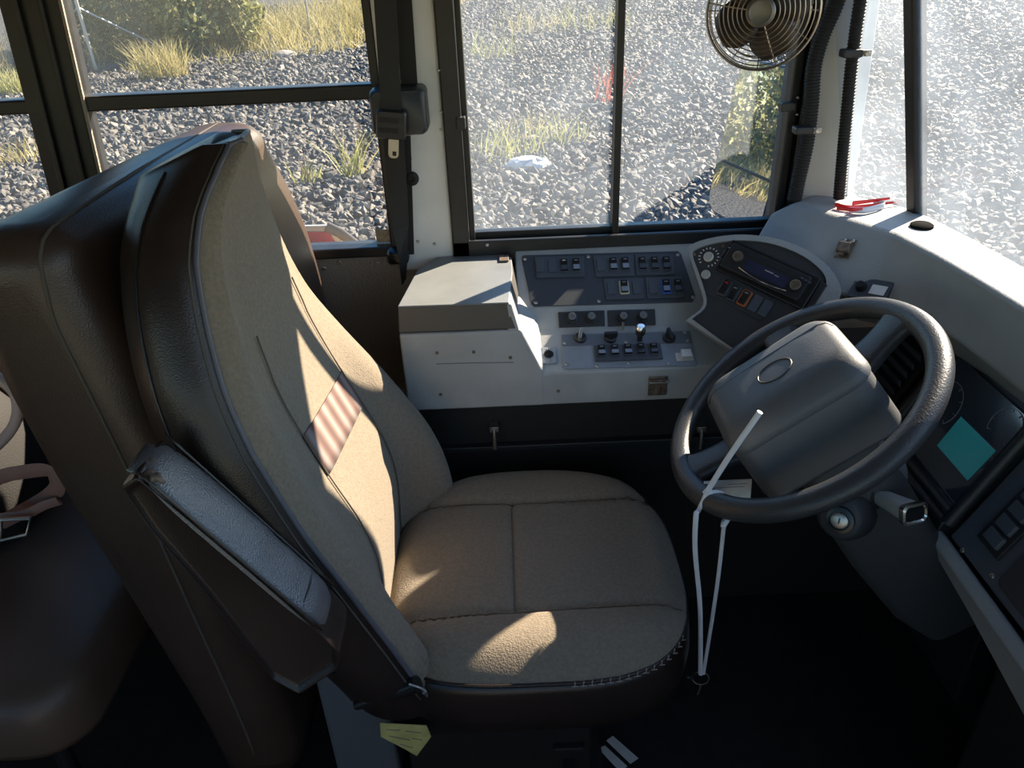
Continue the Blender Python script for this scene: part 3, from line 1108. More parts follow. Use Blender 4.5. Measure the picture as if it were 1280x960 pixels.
pts = [W(.006, 0, .0768) + wy * (.031 * math.cos(a)) * .75 + wb * (.031 * math.sin(a)) for a in np.linspace(0, 2 * math.pi, 40, endpoint=False)]
tube(bm, pts, .0016, 6, closed=True)
obj('emblem_ring', bm, 'rim', hubo, smooth=60)
bm = nb()
tube(bm, [W(.056, -.127, .056), W(.056, -.115, .0692), W(.056, -.102, .0748), W(.056, 0, .0763), W(.056, .098, .0748), W(.056, .112, .0690), W(.056, .120, .056)], .0012, 5)
obj('cover_seam', bm, 'rock', hubo)

# =================================================================== STEERING COLUMN
COLM = thing('steering_column', (.8, 1.12, .3), 'dark grey steering column shroud with ignition lock and gear stalk', 'steering column')
cd = -wn
def SCP(t, y, b): return WC + cd * t + wy * y + wb * b
bm = nb()
def cring(t, hy_, hb, oy=0, ob=0):
    return rrect(SCP(t, oy, ob), HAX, hy_ * 2, hb * 2, min(hy_, hb) * .45, 6)
loft(bm, [cring(.06, .05, .05), cring(.12, .078, .07), cring(.22, .085, .08, -.01, -.005), cring(.34, .082, .08, -.015, -.01), cring(.50, .08, .075, -.02, -.01), cring(.60, .07, .06, -.02, 0)])
obj('column_shroud', bm, mat('charcoal_shroud', (.05, .05, .05), .6, bump=.15, scale=300, dist=.001), COLM, smooth=60)
# ignition lobe
ig = atY(1050, 650, 1.005)
iax = frame((-.55, -.75, .35), (0, 0, 1))
bm = lathe(nb(), ig - iax[2] * .06, iax, [(.05, 0), (.044, .03), (.036, .052), (.030, .058)], 28)
obj('ignition_lobe', bm, 'podm', COLM, smooth=50)
bm = lathe(nb(), ig - iax[2] * .002, iax, [(.024, 0), (.023, .006), (.017, .007), (.016, .004), (.0, .004)], 28)
ring = obj('ignition_ring', bm, 'rock', COLM, smooth=40)
bm = lathe(nb(), ig + iax[2] * .001, iax, [(.0135, 0), (.0135, .005), (.010, .0065), (.0, .0065)], 24)
lk = obj('ignition_lock', bm, 'steel', COLM, smooth=40)
obj('key_slot', obox(nb(), ig + iax[2] * .0078, iax, (.0025, .010, .001)), 'rock', lk)
# stalk boot + stalk
sb = atY(1103, 622, 1.03)
se = atY(1141, 641, .965)
sax = frame((se - sb), (0, 0, 1))
bm = lathe(nb(), sb - sax[2] * .055, sax, [(.058, 0), (.054, .02), (.046, .04), (.036, .046), (.032, .040), (.022, .052), (.018, .052)], 28)
obj('stalk_boot', bm, 'blackp', COLM, smooth=40)
bm = lathe(nb(), sb - sax[2] * .075 + V((.012, .0, .018)), sax, [(.055, 0), (.072, .006), (.070, .030), (.060, .044), (.052, .046)], 28)
obj('column_collar', bm, mat('collar_grey', (.16, .165, .17), .5), COLM, smooth=40)
bm = nb()
loft(bm, [rrect(sb + sax[2] * t, sax, w, h_, min(w, h_) * .4, 5) for t, w, h_ in ((-.01, .026, .026), (.03, .034, .028), ((se - sb).length - .006, .043, .030), ((se - sb).length, .040, .028))])
sk = obj('gear_stalk', bm, mat('grey_stalk_plastic', (.30, .31, .30), .4), COLM, smooth=50)
bm = nb()
L = (se - sb).length
loft(bm, [rrect(sb + sax[2] * (L + t), sax, w, h_, .008, 5) for t, w, h_ in ((-.004, .047, .034), (.006, .048, .035), (.008, .041, .028), (.004, .036, .023))])
obj('stalk_cap', bm, 'chrome', sk, smooth=40)
bm = nb()
prism(bm, rrect(sb + sax[2] * (L + .003), sax, .037, .024, .005), sax[2] * .002)
obj('stalk_window', bm, 'rock', sk)

# =================================================================== DRIVER SEAT
SEAT = thing('driver_seat', (.0, 1.13, 0), 'high-back brown driver seat with woven fabric front and vinyl sides', 'driver seat')
YC = 1.13
zXs = [(.38, -.14), (.45, -.155), (.537, -.185), (.684, -.245), (.82, -.303), (1.0, -.367), (1.146, -.393), (1.25, -.395), (1.30, -.375), (1.34, -.345)]
zXc = [(.38, -.25), (.5, -.25), (.6, -.24), (.7, -.252), (.81, -.297), (.9, -.335), (1.0, -.37), (1.146, -.398), (1.25, -.40), (1.30, -.38), (1.34, -.35)]
zXf = [(.38, -.15), (.45, -.14), (.52, -.137), (.65, -.165), (.81, -.262), (.93, -.34), (1.0, -.378), (1.1, -.40), (1.25, -.40), (1.30, -.38), (1.34, -.35)]
zHW = [(.38, .245), (.5, .268), (.8, .268), (.95, .255), (1.05, .232), (1.12, .205), (1.20, .172), (1.255, .132), (1.29, .092), (1.310, .060), (1.322, .036)]
zXb = [(.38, -.30), (.5, -.34), (.8, -.445), (.97, -.502), (1.13, -.52), (1.25, -.515), (1.34, -.49)]
NF, NS, NB = 33, 9, 13


def back_ring(z, shrink=1.0, dz=0.0):
    bul = .028 * (1 - .75 * max(0., min(1., (z - 1.15) / .17)))
    xs, xc, xf = sip(z, zXs), sip(z, zXc), sip(z, zXf)
    hw, xb = sip(z, zHW, .006), sip(z, zXb)
    P = []
    for i in range(NF):
        s = -1 + 2 * i / (NF - 1)
        a = abs(s)
        k = max(0., min(1., (a - .5) / .32))
        k = k * k * (3 - 2 * k)
        e = xs if s < 0 else xf
        if s < 0:
            e = e + .012 * math.exp(-((a - .86) / .1) ** 2)
        x = xc + (e - xc) * k
        x += .012 * (1 - (s) ** 2) * math.exp(-((z - 1.1) / .2) ** 2)
        edge = max(0., (a - .88) / .12)
        x -= .020 * edge ** 2 * (.6 if s < 0 else 1.3)
        groove = math.exp(-((a - .52) / .018) ** 2) if z < 1.0 else 0
        x -= .006 * groove
        P.append(V((x, YC + s * hw, z)))
    x1, y1 = P[-1].x, P[-1].y
    for i in range(1, NS + 1):                       # far side, front to back
        t = i / (NS + 1)
        P.append(V((x1 + (xb - x1) * t, y1 + min(bul, hw * .25) * math.sin(math.pi * t) ** .6 - min(.03, hw * .25) * t ** 3, z)))
    for i in range(NB):                              # back, far to near
        t = i / (NB - 1)
        P.append(V((xb - .03 * math.sin(math.pi * t) ** .7, YC + max(hw * .8, hw - .02) * (1 - 2 * t), z)))
    x0, y0 = P[0].x, P[0].y
    for i in range(1, NS + 1):
        t = 1 - i / (NS + 1)
        P.append(V((x0 + (xb - x0) * t, y0 - min(bul, hw * .25) * math.sin(math.pi * t) ** .6 + min(.03, hw * .25) * t ** 3, z)))
    w = max(0., min(1., (z - 1.08) / .24)) ** 1.5
    P = [V((p.x, p.y, p.z - .42 * w * max(0., xs - .05 - p.x))) for p in P]
    if shrink < 1:
        c = sum(P, V()) / len(P)
        P = [c + (p - c) * shrink for p in P]
        P = [p + V((0, 0, dz)) for p in P]
    return P


zr = list(np.linspace(.40, 1.20, 36)) + list(np.linspace(1.215, 1.30, 10)) + list(np.linspace(1.305, 1.321, 7))
rings = [back_ring(z) for z in zr]
ztop = zr[-1]
for sh, dz in ((.97, .002), (.91, .003), (.80, .0035), (.6, .004), (.3, .004), (.05, .004)):
    rings.append(back_ring(ztop, sh, dz))
NT = len(rings[0])
ntop = len(zr) - 1
# the top drops toward the far side a little and follows the near corner
fb, lb = nb(), nb()


def grid_faces(bm, rings, sel):
    cache = {}

    def vv(i, j):
        j %= NT
        if (i, j) not in cache:
            cache[(i, j)] = bm.verts.new(rings[i][j])
        return cache[(i, j)]
    for i in range(len(rings) - 1):
        for j in range(NT):
            if sel(i, j):
                bm.faces.new((vv(i, j), vv(i, j + 1), vv(i + 1, j + 1), vv(i + 1, j)))


isf = lambda i, j: j < NF - 1 and i < ntop + 1
grid_faces(fb, rings, isf)
grid_faces(lb, rings, lambda i, j: not isf(i, j))
lb.verts.ensure_lookup_table()
BK = obj('backrest_cover', lb, 'vinyl', SEAT, smooth=180)
FP = obj('backrest_front', fb, 'fabric', SEAT, smooth=180, label='taupe woven fabric front panel')
# piping along the edge of the front panel
out = V((.0, -.002, .001))
path = [rings[i][0] + V((-.001, -.002, 0)) for i in range(0, ntop + 1)] + [rings[ntop + 1][j] + V((0, 0, .001)) for j in range(4, NF - 3, 6)] + [rings[i][NF - 1] + V((0, .002, 0)) for i in range(ntop, -1, -1)]
obj('piping', tube(nb(), path, .0042, 8), 'piping', SEAT, smooth=180)
# second seam of the piped edge on the vinyl side
path = [rings[i][NT - 1] * .75 + rings[i][0] * .25 + V((0, -.001, 0)) for i in range(2, ntop + 1)]
obj('side_seam', tube(nb(), path, .0016, 6), 'thread', SEAT, smooth=180)
path = [rings[i][NT - 7] + V((0, -.001, 0)) for i in range(6, ntop - 3)]
obj('side_seam', tube(nb(), path, .0018, 6), 'rock', SEAT, smooth=180)
# panel seams on the fabric
for jj in (8, 24):
    path = [rings[i][jj] + V((.0035, 0, 0)) for i in range(0, 30)]
    obj('panel_seam', tube(nb(), path, .0014, 6), 'fseam', FP, smooth=180)
# striped band across the backrest centre
def back_pt(s, z, off=.003):
    r = back_ring(z)
    f = (s + 1) / 2 * (NF - 1)
    i = min(NF - 2, int(f))
    return r[i].lerp(r[i + 1], f - i) + V((off, 0, off * .4))
bm = nb()
rows = []
for k in range(13):
    s = -.50 + 1.0 * k / 12
    rows.append([back_pt(s, .79 + .075 * q / 4 + .03 * (1 - k / 12)) for q in range(5)])
vs = [[bm.verts.new(p) for p in r] for r in rows]
for A, B in zip(vs[:-1], vs[1:]):
    for j in range(4):
        bm.faces.new((A[j], A[j + 1], B[j + 1], B[j]))
bnd = obj('striped_band', bm, 'stripe', FP, smooth=180, label='maroon and cream striped cloth band')
so_ = bnd.modifiers.new('solid', 'SOLIDIFY')
so_.thickness = .002

# cushion
CX, CYY, CA, CB = .025, 1.143, .283, .293
def cush_outline(a, r):
    c, s = math.cos(a), math.sin(a)
    n = 2.55 if s > 0 else 3.4
    k = (abs(c) ** n + abs(s) ** n) ** (-1 / n)
    return CX + CA * r * k * c, CYY + CB * r * k * s
def cush_z(r, a):
    base = .512 + .010 * math.cos(a) * r * 0
    z = base - .028 * max(0, (r - .80) / .20) ** 2
    x, y = cush_outline(a, r)
    z += .012 * math.exp(-((abs(y - CYY) - .215) / .05) ** 2) * (1 if r < 1 else .5)
    z -= .010 * math.exp(-((abs(y - CYY) - .155) / .007) ** 2)
    z -= .006 * math.exp(-((x + .012) / .006) ** 2) * (1 if abs(y - CYY) < .155 else 0)
    z += .004 * math.sin(9 * x + 3 * y) * math.sin(11 * y)
    z -= .02 * max(0, (-.10 - x) / .2)
    return z
def cush_top(x, y):
    # invert outline
    dx, dy = (x - CX) / CA, (y - CYY) / CB
    n = 2.55 if dy > 0 else 3.4
    r = (abs(dx) ** n + abs(dy) ** n) ** (1 / n)
    a = math.atan2(dy, dx)
    return cush_z(min(1, r), a)
NA = 128
bm = nb()
rr_ = list(np.linspace(.04, 1, 40))
cen = bm.verts.new((CX, CYY, .512))
vs = []
for r in rr_:
    vs.append([])
    for j in range(NA):
        dx = math.cos(2 * math.pi * j / NA)
        a = 2 * math.pi * j / NA
        x, y = cush_outline(a, r)
        vs[-1].append(bm.verts.new((x, y, cush_top(x, y))))
for j in range(NA):
    bm.faces.new((cen, vs[0][j], vs[0][(j + 1) % NA]))
for A, B in zip(vs[:-1], vs[1:]):
    for j in range(NA):
        bm.faces.new((A[j], A[(j + 1) % NA], B[(j + 1) % NA], B[j]))
edge = [v.co.copy() for v in vs[-1]]
from mathutils.bvhtree import BVHTree
cbv = BVHTree.FromBMesh(bm)
def on_cush(x, y):
    h = cbv.ray_cast(V((x, y, .8)), V((0, 0, -1)))[0]
    return h + V((0, 0, .0007)) if h else V((x, y, cush_top(x, y)))
CU = obj('cushion_top', bm, 'fabric', SEAT, smooth=180, label='taupe woven fabric seat cushion')
bm = nb()
def scl(e, k, z): return V((CX + (e.x - CX) * k, CYY + (e.y - CYY) * k, z))
loft(bm, [[e - V((0, 0, .001)) for e in edge], [scl(e, 1.018, e.z - .02) for e in edge], [scl(e, 1.03, .42) for e in edge], [scl(e, 1.015, .375) for e in edge], [scl(e, .93, .352) for e in edge], [scl(e, .5, .35) for e in edge]])
obj('cushion_boxing', bm, 'vinyl', SEAT, smooth=180, label='dark brown vinyl cushion side')
obj('cushion_piping', tube(nb(), [e + V((0, 0, -.001)) for e in edge], .0035, 6, closed=True), 'vinyl', SEAT, smooth=180)
for y in (CYY - .155, CYY + .155):
    pts = [on_cush(x, y) for x in np.linspace(-.2, CX + CA * .93, 70)]
    obj('cushion_seam', tube(nb(), pts, .0013, 6), 'fseam', CU, smooth=180)
pts = [on_cush(-.012, y) for y in np.linspace(CYY - .155, CYY + .155, 50)]
obj('cushion_seam', tube(nb(), pts, .0013, 6), 'fseam', CU, smooth=180)
bm = nb()
for e in edge:
    if e.y < CYY - .2 and .07 < e.x < .285:
        tube(bm, [e + V((0, -.004, -.006)), e + V((.0015, -.002, .004))], .0012, 5)
        tube(bm, [e + V((-.005, -.0045, -.004)), e + V((.006, -.0045, -.004))], .0009, 5)
obj('worn_stitches', bm, mat('pale_thread', (.30, .25, .22), .8), SEAT)
# loose threads at the worn front corner
bm = nb()
p = V((-.165, .885, .50))
for k in range(4):
    q = p + V((rng.uniform(-.008, .008), rng.uniform(-.01, .01), 0))
    tube(bm, smoothpath([q, q + V((rng.uniform(-.01, .01), 0, .016)), q + V((rng.uniform(-.015, .02), rng.uniform(-.01, .01), .034))], 4), .0005, 4)
obj('loose_threads', bm, 'fabric', SEAT)
# torn black plastic end at the lower corner of the backrest
bm = nb()
e0 = atY(445, 882, .86); e1 = atY(522, 855, .85)
tube(bm, smoothpath([e0, (e0 + e1) / 2 + V((0, 0, -.002)), e1], 5), .013, 12, rfun=lambda t: .6 + .5 * t)
obj('corner_bracket', bm, 'rock', SEAT, smooth=60)
bm = nb()
tube(bm, smoothpath([e1 + V((-.012, -.01, .013)), e1 + V((.004, -.013, .008)), e1 + V((.013, -.008, -.008)), e1 + V((.008, -.006, -.016))], 4), .0016, 5)
obj('torn_edge', bm, 'alu', SEAT)

# folded-up armrest
bm = nb()
AR = [atY(*q, .755) for q in ((152, 606), (170, 592), (235, 646), (325, 722), (400, 788), (424, 812), (424, 834), (376, 866), (343, 848), (255, 735), (185, 655))]
prof = [V((p.x, 0, p.z)) for p in AR]
rings = []
c = sum(prof, V()) / len(prof)
for y, k in ((.757, .93), (.748, .985), (.755, 1.0), (.80, 1.0), (.832, .99), (.838, .94)):
    rings.append([V((c.x + (p.x - c.x) * k, y + (.0 if y > .76 else .0), c.z + (p.z - c.z) * k)) for p in prof])
loft(bm, rings)
ARM = obj('armrest', bm, 'vinyl', SEAT, smooth=60, bevel=.013, bseg=4)
# padded strip along the armrest
bm = nb()
A0, A1 = V((AR[1].x, 0, AR[1].z)), V((AR[4].x, 0, AR[4].z))
dirv = (A1 - A0).normalized()
nrm = V((-dirv.z, 0, dirv.x))
if nrm.x < 0:
    nrm = -nrm
rings = []
for k in range(19):
    s = k / 18
    c0 = A0.lerp(A1, s * 1.10 - .02) - nrm * (.035 * max(0, (s - .90) / .10) ** 2 + .012 * max(0, (.07 - s) / .07) ** 2)
    hgt = .012 + .006 * math.sin(math.pi * s) ** .5 - .003 * math.exp(-((s - .62) / .03) ** 2) - .003 * math.exp(-((s - .70) / .025) ** 2)
    e = .62 + .40 * (1 - abs(2 * s - 1) ** 5)
    hh = []
    for q in range(11):
        a = math.pi * q / 10
        hh.append(V((c0.x, .7955 - .043 * e * math.cos(a), c0.z)) + nrm * (-.006 + hgt * math.sin(a) ** .5))
    rings.append(hh)
loft(bm, rings)
fold = [A0.lerp(A1, .86) + V((0, .7955 - .036 * math.cos(a), 0)) + nrm * (-.006 + .0165 * math.sin(a) ** .5) for a in np.linspace(.15, math.pi - .15, 12)]
obj('arm_fold', tube(nb(), fold, .0016, 6), 'rock', ARM, smooth=180)
obj('arm_pad', bm, mat('armrest_pad_vinyl_sheen', (.12, .115, .12), .28, spec=1.0, bump=.5, scale=420, kind='pebble', dist=.0014), ARM, smooth=60)  # dark vinyl coloured paler to paint in its sky sheen
for yy in (.7535, .838):
    path = [A0.lerp(A1, s) + nrm * .0045 + V((0, yy, 0)) for s in np.linspace(0, 1, 16)]
    obj('arm_piping', tube(nb(), path, .0024, 6), 'vinyl', ARM, smooth=180)
# split vinyl showing foam at the top end
bm = nb()
p = atY(183, 590, .775)
for k in range(5):
    q = p + V((rng.uniform(-.012, .012), rng.uniform(-.03, .02), rng.uniform(-.006, .002)))
    tube(bm, smoothpath([q, q + V((.008, .004, .006)), q + V((.018, .0, -.002))], 3), .005, 6, rfun=lambda t: .5 + math.sin(math.pi * t) * .6)
obj('torn_vinyl', bm, mat('torn_vinyl', (.16, .12, .10), .4, var=.4, vscale=120), ARM, smooth=60, label='torn vinyl patch at the armrest end')

# pedestal
bm = nb()
loft(bm, [[V((x, y, z)) for x, y in ((-.30 * k, YC - .20 * k), (.16 * k, YC - .20 * k), (.16 * k, YC + .22 * k), (-.30 * k, YC + .22 * k))] for k, z in ((1.0, .0), (1.0, .02), (.8, .03), (.8, .20), (.95, .33), (.95, .352))])
obj('pedestal', bm, 'rubber', SEAT, bevel=.006)
bm = nb()
box(bm, (-.40, .99, .0), (-.27, 1.30, .40))
obj('rear_mount', bm, mat('blue_grey_mount', (.12, .135, .15), .6), SEAT, bevel=.01)
bm = nb()
obox(bm, atY(710, 930, .97), (V((1, 0, 0)), V((0, 1, 0)), V((0, 0, 1))), (.06, .03, .012))
obox(bm, atY(710, 945, .98), (V((1, 0, 0)), V((0, 1, 0)), V((0, 0, 1))), (.02, .10, .012))
obj('adjust_lever', bm, 'blackp', SEAT, bevel=.003)

# =================================================================== PADDED BARRIER behind the seat
BAR = thing('padded_barrier', (-.55, 1.34, 0), 'thick brown vinyl padded barrier standing right behind the driver seat', 'barrier')
bxf = [(.10, -.45), (.3, -.45), (.6, -.462), (.85, -.470), (.95, -.482), (1.1, -.512), (1.2, -.54), (1.3, -.57)]
bxb = [(.10, -.61), (.3, -.62), (.6, -.655), (.9, -.69), (1.05, -.70), (1.2, -.70), (1.3, -.70)]
def bring(z, k=1., dz=0):
    x0, x1 = sip(z, bxb), sip(z, bxf)
    y1 = 1.735 - .05 * max(0, (z - 1.0) / .25) ** 2
    return [V((p.x + .045 * min(1, z) * (p.y - 1.30) / .39, p.y, p.z + dz)) for p in rrect(V(((x0 + x1) / 2, (.945 + y1) / 2, z)), (V((1, 0, 0)), V((0, 1, 0)), V((0, 0, 1))), (x1 - x0) * k, (y1 - .945) * (1 - (1 - k) * .22), .062 * k, 6)]
bm = nb()
rings = [bring(z) for z in np.linspace(.13, 1.18, 26)] + [bring(1.18, k, d) for k, d in ((.985, .018), (.93, .036), (.80, .052), (.6, .062), (.3, .068))]
loft(bm, rings)
BB = obj('barrier_pad', bm, 'vinyl2', BAR, smooth=180)
def bmid(z): return (sip(z, bxf) * .5 + sip(z, bxb) * .5)
bbv = BVHTree.FromPolygons([p for r_ in rings for p in r_], [(i * len(rings[0]) + j, i * len(rings[0]) + (j + 1) % len(rings[0]), (i + 1) * len(rings[0]) + (j + 1) % len(rings[0]), (i + 1) * len(rings[0]) + j) for i in range(len(rings) - 1) for j in range(len(rings[0]))])
path = []
for k in range(60):                                  # wrap the seam over the pad: up the near face, then along the top
    t = k / 59
    if t < .55:
        o_, d_ = V((bmid(.2 + .93 * t / .55) + .03 * t / .55 - .03 * t / .55, .5, .2 + .93 * t / .55)), V((0, 1, 0))
    else:
        a_ = (t - .55) / .45
        tgt = V((bmid(1.13) + .03 * a_, 1.06 + .6 * max(0, a_ - .25) / .75, 1.13))
        o_ = tgt + V((0, -math.cos(min(1, a_ / .3) * math.pi / 2), math.sin(min(1, a_ / .3) * math.pi / 2))) * .6
        d_ = (tgt - o_).normalized()
    h_ = bbv.ray_cast(o_, d_)[0]
    if h_:
        path.append(h_)
obj('barrier_seam', tube(nb(), path, .003, 6), 'thread', BB, smooth=180)
bm = nb()
for x, y in ((-.50, 1.02), (-.56, 1.62)):
    box(bm, (x - .02, y - .02, 0), (x + .02, y + .02, .135))
obj('barrier_leg', box(nb(), (-.55, 1.0, 0), (-.50, 1.05, .14)), 'blackm', BAR, bevel=.004)
obj('barrier_leg', box(nb(), (-.55, 1.62, 0), (-.50, 1.67, .14)), 'blackm', BAR, bevel=.004)
bm.free()

# =================================================================== PASSENGER BENCH + BAG
BEN = thing('passenger_bench', (-1.15, 1.3, 0), 'brown vinyl passenger bench cushion behind the padded barrier', 'bench seat')
bm = nb()
def benr(z, k): return rrect(V((-1.16, 1.30, z)), (V((1, 0, 0)), V((0, 1, 0)), V((0, 0, 1))), .74 * k, .86 * k, .10, 6)
loft(bm, [benr(.30, .97), benr(.33, 1.0), benr(.40, 1.0), benr(.43, .985), benr(.448, .94), benr(.455, .85), benr(.458, .5)])
obj('bench_cushion', bm, 'bench', BEN, smooth=180)
bm = nb()
loft(bm, [rrect(V((-1.56 - (z - .4) * .15, 1.32, z)), (V((1, 0, 0)), V((0, 1, 0)), V((0, 0, 1))), .14 * k, .84 * k, .05 * k, 5) for z, k in ((.32, 1), (1.1, 1), (1.16, .9), (1.18, .6))])
obj('bench_back', bm, 'bench', BEN, smooth=180)
for x in (-1.42, -.90):
    for y in (.95, 1.62):
        obj('bench_leg', tube(nb(), [V((x, y, 0)), V((x, y, .305))], .016, 10), 'blackm', BEN, smooth=60)

BAG = thing('travel_bag', (-1.25, 1.42, .455), 'dark travel bag with brown straps lying on the passenger bench', 'bag')
bm = nb()
bcx, bcy = -1.27, 1.38
loft(bm, [[V((bcx + .20 * k * math.copysign(abs(math.cos(a)) ** .7, math.cos(a)), bcy + .16 * k * math.copysign(abs(math.sin(a)) ** .7, math.sin(a)), z)) for a in np.linspace(0, 2 * math.pi, 28, endpoint=False)] for z, k in ((.456, .8), (.48, 1.0), (.58, 1.03), (.70, .95), (.76, .8), (.79, .5), (.80, .15))])
bg = obj('bag_body', bm, 'bagc', BAG, smooth=180)
def strap(pts, w, t, m_, nm):
    return obj(nm, tube(nb(), smoothpath(pts, 6), w, 8, ry=t, up=(0, -.3, 1)), m_, BAG, smooth=60)
strap([V((-1.22, 1.36, .74)), atY(-30, 470, 1.25), atY(5, 478, 1.22), atY(22, 502, 1.20), atY(12, 540, 1.22), V((-1.16, 1.34, .62))], .012, .010, 'pink', 'carry_handle')
strap([V((-1.20, 1.30, .58)), atY(-5, 598, 1.17), atY(30, 590, 1.16), atY(60, 588, 1.15), atY(70, 600, 1.15), atY(62, 620, 1.17), V((-1.13, 1.30, .50))], .016, .005, 'strap', 'strap')
strap([V((-1.20, 1.28, .50)), atY(-20, 650, 1.16), atY(30, 643, 1.15), atY(55, 632, 1.15), atY(74, 626, 1.15)], .010, .003, 'strap', 'strap')
bm = nb()
tube(bm, [atY(2, 650, 1.13), atY(38, 648, 1.13), atY(34, 668, 1.12), atY(0, 676, 1.12)], .004, 8, closed=True)
obj('buckle', bm, 'steel', BAG, smooth=60)

# =================================================================== SEAT BELT
SB = thing('seat_belt', (-.2, 1.7, .9), 'black seat belt hanging on the white pillar with its retractor box', 'seat belt')
def ribbon(pts, w, t=.0013):
    """flat webbing: pts with width direction"""
    bm = nb()
    rings = []
    for p, d in pts:
        p, d = V(p), V(d).normalized()
        n = V((0, -1, 0)) if abs(d.y) < .9 else V((1, 0, 0))
        rings.append([p - d * w / 2 - n * t, p + d * w / 2 - n * t, p + d * w / 2 + n * t, p - d * w / 2 + n * t])
    loft(bm, rings)
    return bm
pts = []
for (u, v), y, d in (((482, -60), 1.655, (1, .1, 0)), ((481, 0), 1.655, (1, .1, 0)), ((486, 80), 1.655, (1, .1, 0)), ((489, 140), 1.655, (1, .1, 0)), ((493, 190), 1.66, (1, .1, 0)), ((497, 240), 1.675, (1, .3, 0)), ((501, 285), 1.69, (.8, .6, 0)), ((504, 318), 1.70, (.4, 1, 0)), ((505, 352), 1.705, (.1, 1, 0))):
    pts.append((atY(u, v, y), d))
obj('webbing', ribbon(pts, .042), 'rubber', SB, bevel=.0005)
obj('upper_strap', ribbon([(atY(502, -60, 1.738), (1, 0, 0)), (atY(504, 0, 1.738), (1, 0, 0)), (atY(512, 110, 1.738), (1, 0, 0))], .035), 'rubber', SB)
obj('edge_trim', ribbon([(atY(507, 170, 1.742), (1, 0, 0)), (atY(512, 318, 1.742), (1, 0, 0))], .022), 'rubber', SB)
bm = nb()
rc_ = atY(499, 139, 1.70)
loft(bm, [rrect(rc_ + V((0, y, 0)), (V((1, 0, 0)), V((0, 0, 1)), V((0, -1, 0))), .118 * k, .095 * k, .014, 5) for y, k in ((.045, 1.0), (.0, 1.0), (-.018, .97), (-.024, .90))])
obj('retractor_box', bm, mat('slate_plastic', (.03, .036, .042), .35), SB, smooth=50)
p = atY(489, 156, 1.648)
bm = nb()
ax = (V((1, 0, -.12)).normalized(), V((.12, 0, 1)).normalized(), V((0, -1, 0)))
loft(bm, [rrect(p + ax[2] * h, ax, .062 * k, .058 * k, .008, 4) for h, k in ((-.012, 1), (.004, 1.0), (.009, .9))])
bu = obj('belt_slider', bm, 'blackp', SB, smooth=50)
for s in (-.010, .010):
    obj('slider_slot', obox(nb(), p + ax[2] * .0095 + ax[1] * s - ax[0] * .004, ax, (.040, .010, .001)), 'rubber', bu)
bm = nb()
p2 = atY(492, 188, 1.646)
prism(bm, rrect(p2 + ax[1] * .006, ax, .022, .044, .0085), ax[2] * .0025)
tn = obj('belt_tongue', bm, 'steel', SB, bevel=.0006)
obj('tongue_hole', obox(nb(), p2 + ax[2] * .0026 - ax[1] * .006 + ax[0] * .002, ax, (.008, .009, .0006)), 'rubber', tn)
p = atY(497, 322, 1.72)
bm = nb()
loft(bm, [rrect(p + V((0, y, 0)), (V((1, 0, 0)), V((0, 0, 1)), V((0, -1, 0))), .05 * k, .035 * k, .01, 4) for y, k in ((.055, 1), (.0, 1), (-.01, .7))])
obj('belt_anchor', bm, 'rock', SB, smooth=50)

# =================================================================== HOSES on the A pillar
def hose(name, pts, r, label, clamps):
    P = smoothpath(pts, 30)
    # corrugation
    d = [0]
    for a, b_ in zip(P[:-1], P[1:]):
        d.append(d[-1] + (b_ - a).length)
    n = int(d[-1] / .0016)
    Q = []
    for k in range(n + 1):
        t = d[-1] * k / n
        i = min(len(d) - 2, int(np.searchsorted(d, t, 'right') - 1))
        Q.append(P[i].lerp(P[i + 1], (t - d[i]) / max(1e-9, d[i + 1] - d[i])))
    seq = (1, 1, .87, .87)
    o = thing(name, P[-1], label, 'hose', 'corrugated hoses on the windshield pillar')
    cnt = [0]
    def rf(t):
        k = int(round(t * n))
        return seq[k % 4]
    obj('corrugated_tube', tube(nb(), Q, r, 14, rfun=rf), 'rubber', o, smooth=20)
    for c in clamps:
        p = c
        bm = nb()
        box(bm, p + V((-.020, -.018, -.008)), p + V((.020, .012, .008)))
        k = obj('clamp', bm, 'blackp', o, bevel=.004)
        screw(k, p + V((.026, -.018, 0)), (0, -1, 0), .006)
        bm = box(nb(), p + V((.018, -.016, -.006)), p + V((.036, -.010, .006)))
        obj('clamp_tab', bm, 'steel', k, bevel=.001)
    return o


h1 = [atY(1068, -60, 1.70), atY(1045, 5, 1.70), atY(1028, 45, 1.70), atY(1017, 85, 1.70), atY(1014, 130, 1.70), atY(1008, 180, 1.70), atY(998, 225, 1.70), atY(993, 250, 1.70)]
hose('corrugated_hose', h1, .0165, 'curving black corrugated hose left of the white corner pillar', [atY(1003, 162, 1.69)])
h2 = [atY(1090, -60, 1.66), atY(1076, 0, 1.66), atY(1066, 70, 1.66), atY(1060, 130, 1.66), atY(1054, 190, 1.66), atY(1049, 248, 1.66)]
hose('corrugated_hose', h2, .0135, 'straight black corrugated hose along the right of the white corner pillar', [atY(1063, 66, 1.655)])

